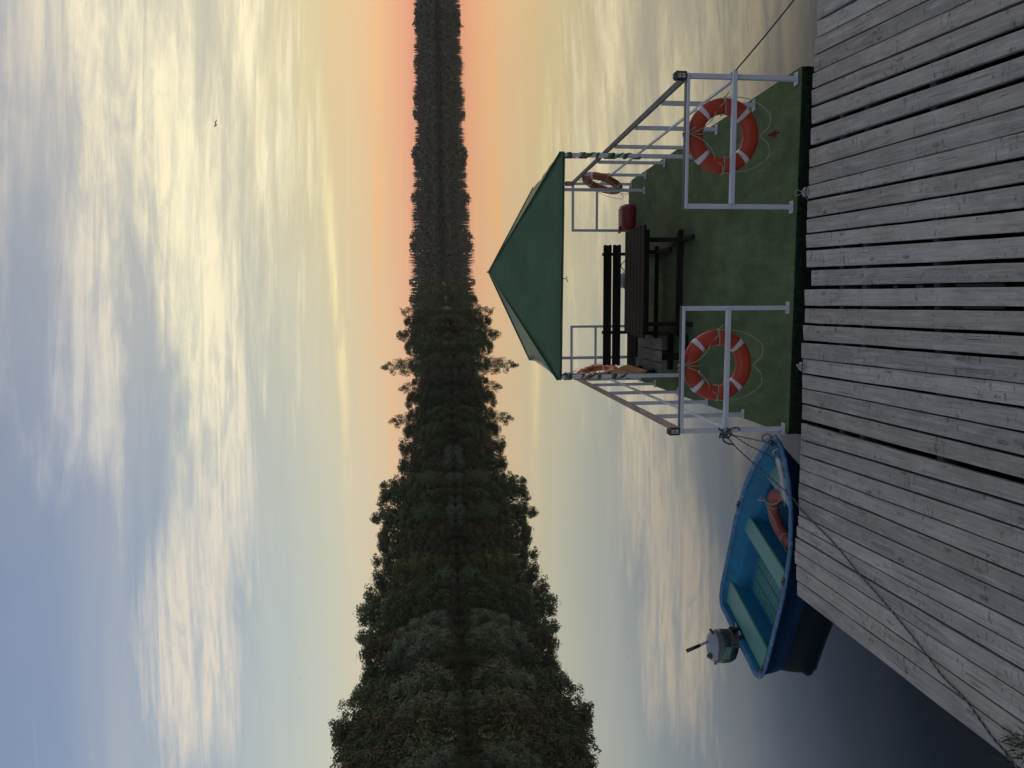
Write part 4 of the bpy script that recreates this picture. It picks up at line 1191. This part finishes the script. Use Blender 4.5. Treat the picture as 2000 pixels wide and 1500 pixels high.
def bank(name, ys, prof, mt, far=False):
    m = MB(); rows = []
    for y in ys:
        row = []
        k = 1 if far else max(0, min(1, (y-548)/330.))
        for ex, z in prof:
            if far: d = ydir(y)*(far_d(y)+ex); x, yy = d.x, d.y
            else: x, yy = at_px(y, ex*(.35+.65*k))
            row.append((x, yy, WATER_Z + (z*(.25+.75*k) if z > 0 else z) + .25*sin(y*.05+ex)))
        rows.append(row)
    m.loft(rows, closed=False, caps=False); return structure(m.build(name, mt, None))
bank('wooded_bank', [2100,1900,1750,1650,1560,1500,1450,1400,1350,1300,1250,1200,1150,1100,1050,1000,950,900,850,800,750,700,660,620,590,570,556,546], [(-3.5,-.8),(-1.5,.35),(3,1.0),(12,2.2),(30,4.5),(60,6),(90,-1)], M['earth'])
bank('far_shore', [760,700,640,600,560,520,480,420,360,300,240,180,120,60,0,-80,-180,-300,-420], [(-4,-.8),(0,.3),(8,1.5),(40,7),(90,15),(200,26),(400,20)], M['earth'], True)
# the wood on the far shore: one dark mass of spruces and broadleaf crowns
def far_wood():
    random.seed(77); V = []; F = []
    def spruce(x, y, z, h, r):
        for k in range(7):
            f = k/7; zb = z + h*(.06+.88*f); zt = min(z+h, zb + h*.30*(1-.35*f)); rr = r*(1-f)**.5*random.uniform(.8,1.15)+.12
            n = 7; a0 = random.uniform(0,6); b = len(V)
            for i in range(n):
                a = a0+2*pi*i/n; q = rr*random.uniform(.6,1.2)
                V.append((x+q*cos(a), y+q*sin(a), zb - h*.03*random.random()))
            V.append((x, y, zt))
            for i in range(n): F.append((b+i, b+(i+1)%n, b+n))
    def round_(x, y, z, h, r):
        for k in range(70):
            d = rdir(); c = Vector((x+d.x*r*random.uniform(.75,1), y+d.y*r*random.uniform(.75,1), z+h*.55+d.z*h*.47))
            leaf_quad(V, F, c, d+rdir()*.5, random.uniform(1.4,2.6))
    hill = lambda ex: 1.0+.165*ex
    top = lambda y: interp(y, [-400,0,60,115,130,250,330,450,500,560,620,700,760], [44,43.5,47,47,50,49,54,60,63,64,62,62,60])   # photo px above the waterline
    for row, (ex, step) in enumerate(((2,5.2),(14,4.4),(28,3.6),(46,2.5))):
        y = 735
        while y > -400:
            y -= step*random.uniform(.6,1.4)
            e = ex + random.uniform(-4,4); d = ydir(y)*(far_d(y)+e)
            dist = d.length; a = atan2(750-y,1333.)
            full = top(y)/1333.*dist*cos(a)
            base = WATER_Z + hill(e)
            if row == 3: h = full - (base-WATER_Z) + random.choice((-1.6,-.9,-.4,0,.2,.5,1.2)) + 1.6*sin(y*.11)*sin(y*.043+1); (spruce if sin(y*.071+2)+.5*sin(y*.19) > -.25 or random.random() < .3 else lambda *q: round_(q[0],q[1],q[2]+q[3]*.35,q[3]*.62,random.uniform(2.6,4.2)))(d.x, d.y, base-1, max(8,h+1), random.uniform(1.9,2.8))
            elif row == 2: h = full*.80 - (base-WATER_Z) + random.uniform(-3,3); (spruce if random.random() < .6 else lambda *q: round_(*q[:4], 4.5))(d.x, d.y, base-1, max(7,h+1), random.uniform(2.6,3.6))
            elif row == 1: h = full*.60*random.uniform(.75,1.1); round_(d.x, d.y, base-1, h, random.uniform(4,6.5))
            else: h = full*.36*random.uniform(.6,1.15); round_(d.x, d.y, base-1, h, random.uniform(3.5,6))
    me = bpy.data.meshes.new('distant_forest'); me.from_pydata([tuple(p) for p in V], [], F); me.materials.append(M['leaf_far'])
    o = bpy.data.objects.new('distant_forest', me); COL.objects.link(o)
    o['kind'] = 'stuff'; o['label'] = 'dark spruce wood along the far shore of the lake'
far_wood()

# ------------------------------------------------------------------ evening air
if HAZE:
    m = MB(); m.box(-3050,3050,-350,4050,-7,62)
    hz_ = bpy.data.materials.new('haze_air'); hz_.use_nodes = True; nt = hz_.node_tree
    nt.nodes.remove(nt.nodes['Principled BSDF'])
    pv = nt.nodes.new('ShaderNodeVolumePrincipled'); pv.inputs['Color'].default_value = (.90,.80,.74,1); pv.inputs['Density'].default_value = HAZE; pv.inputs['Anisotropy'].default_value = .1
    nt.links.new(pv.outputs[0], nt.nodes['Material Output'].inputs['Volume'])
    tag(m.build('haze', hz_, None), kind='stuff')

# ------------------------------------------------------------------ birds
def bird(label, loc, span, rz, roll):
    t = thing('flying_bird', label, 'bird', loc, 0)
    t.rotation_euler = (0, roll, rz)
    m = MB()
    L = span*.42
    m.loft([[(r*cos(2*pi*k/8), y, r*.8*sin(2*pi*k/8)) for k in range(8)] for y, r in ((-L*.55,.012*span),(-L*.3,.04*span),(0,.065*span),(L*.25,.055*span),(L*.42,.03*span),(L*.55,.006*span))])
    m.build('body', M['bird'], t)
    for s in (-1, 1):
        w = MB()
        pr = [(.03,.10,-.10,.0),(.16,.13,-.09,.10),(.30,.08,-.10,.09),(.42,.0,-.12,.03),(.5,-.08,-.11,-.04)]
        vs = []; fs = []
        for i, (x, yf, yb, z) in enumerate(pr):
            vs += [(s*x*span, yf*span, z*span), (s*x*span, yb*span, z*span-.005)]
            if i: fs.append((2*i-2,2*i-1,2*i+1,2*i))
        w.add(vs, fs, 0, True); w.build('wing', M['bird'], t, fix=False, solid=.012*span)
    w = MB(); w.add([(-.03*span,-L*.45,0),(.03*span,-L*.45,0),(.07*span,-L*.85,.01),(-.07*span,-L*.85,.01)], [(0,1,2,3)], 0); w.build('tail', M['bird'], t, fix=False, solid=.01*span)
bird('dark bird gliding with bent wings in front of the bright cloud', (20.2,53.99,20.19), .72, radians(12), radians(8))
bird('tiny bird, only a speck in the pale sky above the near wooded bank', (-52.5,127.1,30.0), .5, radians(70), radians(-25))

# ------------------------------------------------------------------ sky
world = bpy.data.worlds.new('World'); SC.world = world; world.use_nodes = True
wt = world.node_tree; wt.nodes.clear(); T = NT(wt)
SUN_AZ, SUN_EL = 50, 9
def build_sky():
    out = T.node('ShaderNodeOutputWorld')
    d = T.node('ShaderNodeTexCoord').outputs['Generated']
    sp = T.node('ShaderNodeSeparateXYZ'); T.put(sp.inputs[0], d); X, Y, Z = sp.outputs
    el = T.math('MULTIPLY', T.math('ARCSINE', T.math('MAXIMUM', T.math('MINIMUM', Z, 1), -1)), 180/pi)
    az = T.math('MULTIPLY', T.math('ARCTAN2', X, Y), 180/pi)
    def R(stops): return T.ramp(T.math('DIVIDE', T.math('ADD', el, 2), 92), [((e+2)/92., srgb(*c)) for e, c in stops])
    right = R([(-2,(224,142,118)),(1.6,(231,157,130)),(3.0,(234,175,137)),(4.6,(232,190,146)),(6.6,(226,198,153)),(9,(218,202,159)),(12,(208,199,166)),(16,(194,191,172)),(20,(180,180,173)),(24,(170,172,173)),(29,(160,165,173)),(33,(150,157,168)),(39,(126,134,150)),(50,(112,120,140)),(88,(150,160,180))])
    left = R([(-2,(222,178,146)),(2.2,(224,190,156)),(4.2,(219,197,164)),(6.5,(209,200,176)),(9,(196,198,184)),(12,(179,189,187)),(16,(160,174,185)),(20,(146,163,183)),(25,(132,150,179)),(29,(124,142,174)),(33,(116,132,162)),(39,(100,112,136)),(50,(92,102,124)),(88,(150,160,180))])
    k = T.smooth(az, -27, 27)
    base = T.mix(k, left, right)
    back = R([(-2,(190,186,190)),(5,(196,194,200)),(15,(186,190,202)),(30,(172,180,198)),(60,(152,162,182)),(88,(150,160,180))])
    bk = T.smooth(T.math('MULTIPLY', Y, -1), -.55, .35)
    base = T.mix(bk, base, back)
    # clouds: layers on a plane overhead
    dn = T.math('ADD', T.math('MAXIMUM', Z, 0), .10)
    cb = T.node('ShaderNodeCombineXYZ'); T.put(cb.inputs[0], T.math('DIVIDE', X, dn)); T.put(cb.inputs[1], T.math('DIVIDE', Y, dn))
    P = cb.outputs[0]
    n1 = T.noise(T.vmap(P, (.42,1.15,1), (0,0,radians(-14)), (3.1,1.7,0)), 1.5, 8, .62, .9)
    n2 = T.noise(T.vmap(P, (.60,2.5,1), (0,0,radians(-22)), (7.7,2.2,0)), 1.6, 8, .66, .7)
    n3 = T.noise(T.vmap(P, (2.0,3.0,1), (0,0,radians(25)), (1.2,9.4,0)), 2.2, 8, .68, 1.2)
    n4 = T.noise(T.vmap(P, (.75,5.0,1), (0,0,radians(-25)), (2.7,5.1,0)), 2.2, 10, .66, .8)
    wa = T.math('MULTIPLY', T.math('SUBTRACT', T.noise(P, 1.1, 5, .6), .5), 1.0)
    def gauss(a0, e0, sa, se, tilt=0, wz=0, wn=None):
        da = T.math('SUBTRACT', az, a0)
        de = T.math('SUBTRACT', T.math('SUBTRACT', el, e0), T.math('MULTIPLY', da, tilt))
        if wz: de = T.math('ADD', de, T.math('MULTIPLY', wn if wn is not None else wa, wz))
        q = T.math('ADD', T.math('POWER', T.math('ABSOLUTE', T.math('DIVIDE', da, sa)), 2), T.math('POWER', T.math('ABSOLUTE', T.math('DIVIDE', de, se)), 2))
        return T.math('POWER', 2.718, T.math('MULTIPLY', q, -1))
    def addm(*v):
        s = v[0]
        for q in v[1:]: s = T.math('ADD', s, q)
        return s
    mul = lambda a, b: T.math('MULTIPLY', a, b)
    fib = T.math('ADD', mul(n2, .55), mul(n1, .45))
    env = addm(mul(T.smooth(az, 2, -14), -.05), mul(gauss(13,18.6,17,2.2,-.02,6), .20), mul(gauss(-19,19.3,10.5,3.2,.12,6), .30), mul(gauss(-9,17.5,12,1.6,.03,5), .14), mul(gauss(3,26,12,2.4,-.05,7), .27), mul(gauss(27,24,14,7,0,8), .20), mul(gauss(-3,15.5,22,3.2,0,6), .13), mul(gauss(24,12.5,14,3.5,.0,5), .17), mul(gauss(-25,26.5,6,1.6,0,4), .16), mul(gauss(18,34,30,5,0,5), .10))
    den = T.smooth(T.math('ADD', fib, env), .52, .77)
    fine = T.smooth(T.math('ADD', mul(n3, .30), mul(n4, .70)), .37, .61)
    den = mul(den, T.math('ADD', .30, mul(fine, .78)))
    den = mul(den, T.smooth(el, 5.5, 10))
    veil = mul(T.smooth(n1, .35, .70), mul(T.smooth(el, 7, 13), .22))      # thin high haze between the clouds
    den = T.math('MAXIMUM', den, veil)
    ccR, ccL = srgb(255,242,204), srgb(222,213,198)
    cc = T.mix(T.smooth(az, -16, 14), ccL, ccR)
    cc = T.mix(T.smooth(el, 21, 28), cc, T.mix(T.smooth(az, -12, 22), srgb(188,190,196), srgb(214,204,190)))
    col = T.mix(mul(den, T.math('SUBTRACT', 1, mul(bk, .6))), base, cc)
    # glowing core of the bright band
    core = mul(gauss(11,18.9,15,.95,-.035,5.5,T.math('SUBTRACT', n1, .5)), T.smooth(n2, .34, .62))
    core2 = mul(gauss(24,19.5,9,1.0,.16,5,T.math('SUBTRACT', n1, .5)), T.smooth(n2, .38, .62))
    col = T.mix(T.math('MINIMUM', mul(T.math('ADD', core, core2), .75), 1), col, srgb(255,246,206))
    # thin bright line low down, and pink bars above the wood
    ln = mul(gauss(8,8.25,12,.34,.035,1.1,T.math('SUBTRACT', T.noise(P, .9, 6, .7), .5)), T.smooth(T.noise(T.vmap(P,(.5,1,1)), 3.0, 6, .7), .33, .55))
    col = T.mix(mul(ln, .95), col, srgb(250,232,176))
    st = T.noise(T.vmap(P, (.22,1.3,1), (0,0,radians(3)), (4,1,0)), 1.6, 7, .62, .5)
    low = mul(T.smooth(st, .50, .70), mul(T.smooth(el, 1.5, 3.2), T.math('SUBTRACT', 1, T.smooth(el, 5.5, 8.5))))
    col = T.mix(mul(mul(low, .6), T.smooth(az, -16, 4)), col, srgb(247,186,126))
    st2 = T.noise(T.vmap(P, (.25,1.1,1), (0,0,radians(2)), (9,3,0)), 1.9, 7, .62, .5)
    low2 = mul(T.smooth(st2, .56, .72), mul(T.smooth(el, 7, 9), T.math('SUBTRACT', 1, T.smooth(el, 13, 15))))
    col = T.mix(mul(mul(low2, .5), T.smooth(az, 2, 22)), col, srgb(250,224,160))
    bg = T.node('ShaderNodeBackground'); T.put(bg.inputs[0], col); bg.inputs[1].default_value = SKY_GAIN
    sky = T.node('ShaderNodeTexSky', sky_type='NISHITA'); sky.sun_disc = False
    sky.sun_elevation = radians(SUN_EL); sky.sun_rotation = radians(SUN_AZ)
    sky.air_density = 1.2; sky.dust_density = 1.5
    bg2 = T.node('ShaderNodeBackground'); T.put(bg2.inputs[0], sky.outputs[0]); bg2.inputs[1].default_value = .05
    mx = T.node('ShaderNodeMixShader'); mx.inputs[0].default_value = .10
    T.l.new(bg.outputs[0], mx.inputs[1]); T.l.new(bg2.outputs[0], mx.inputs[2]); T.l.new(mx.outputs[0], out.inputs[0])
SKY_GAIN = 1.10
build_sky()
world.cycles.sampling_method = 'MANUAL'; world.cycles.sample_map_resolution = 1024

sun = bpy.data.lights.new('sun', 'SUN'); sun.energy = .5; sun.angle = radians(10); sun.color = (1,.80,.58)
so_ = bpy.data.objects.new('sun', sun); COL.objects.link(so_)
sd = Vector((sin(radians(SUN_AZ))*cos(radians(SUN_EL)), cos(radians(SUN_AZ))*cos(radians(SUN_EL)), sin(radians(SUN_EL))))
so_.rotation_euler = sd.to_track_quat('Z', 'Y').to_euler(); so_.location = sd*60

# ------------------------------------------------------------------ camera (the photograph was taken with the phone on its side)
rv = Vector((.99981381,-.00199417,-.01919309)); uv = Vector((.01929641,.10332482,.99446047)); fw = Vector((0,.99464567,-.10334406))
cam = bpy.data.cameras.new('camera'); cam.sensor_width = 36; cam.lens = 24; cam.clip_end = 20000; cam.clip_start = .05
co = bpy.data.objects.new('camera', cam); COL.objects.link(co)
mx = Matrix((( -uv.x, rv.x, -fw.x, 0), (-uv.y, rv.y, -fw.y, 0), (-uv.z, rv.z, -fw.z, CAM_H), (0,0,0,1)))
co.matrix_world = mx
SC.camera = co
SC.render.engine = 'CYCLES'
SC.cycles.max_bounces = 6; SC.cycles.diffuse_bounces = 3; SC.cycles.glossy_bounces = 4; SC.cycles.transparent_max_bounces = 6
SC.cycles.use_denoising = True
SC.view_settings.view_transform = 'Standard'; SC.view_settings.look = 'None'; SC.view_settings.exposure = 0; SC.view_settings.gamma = 1
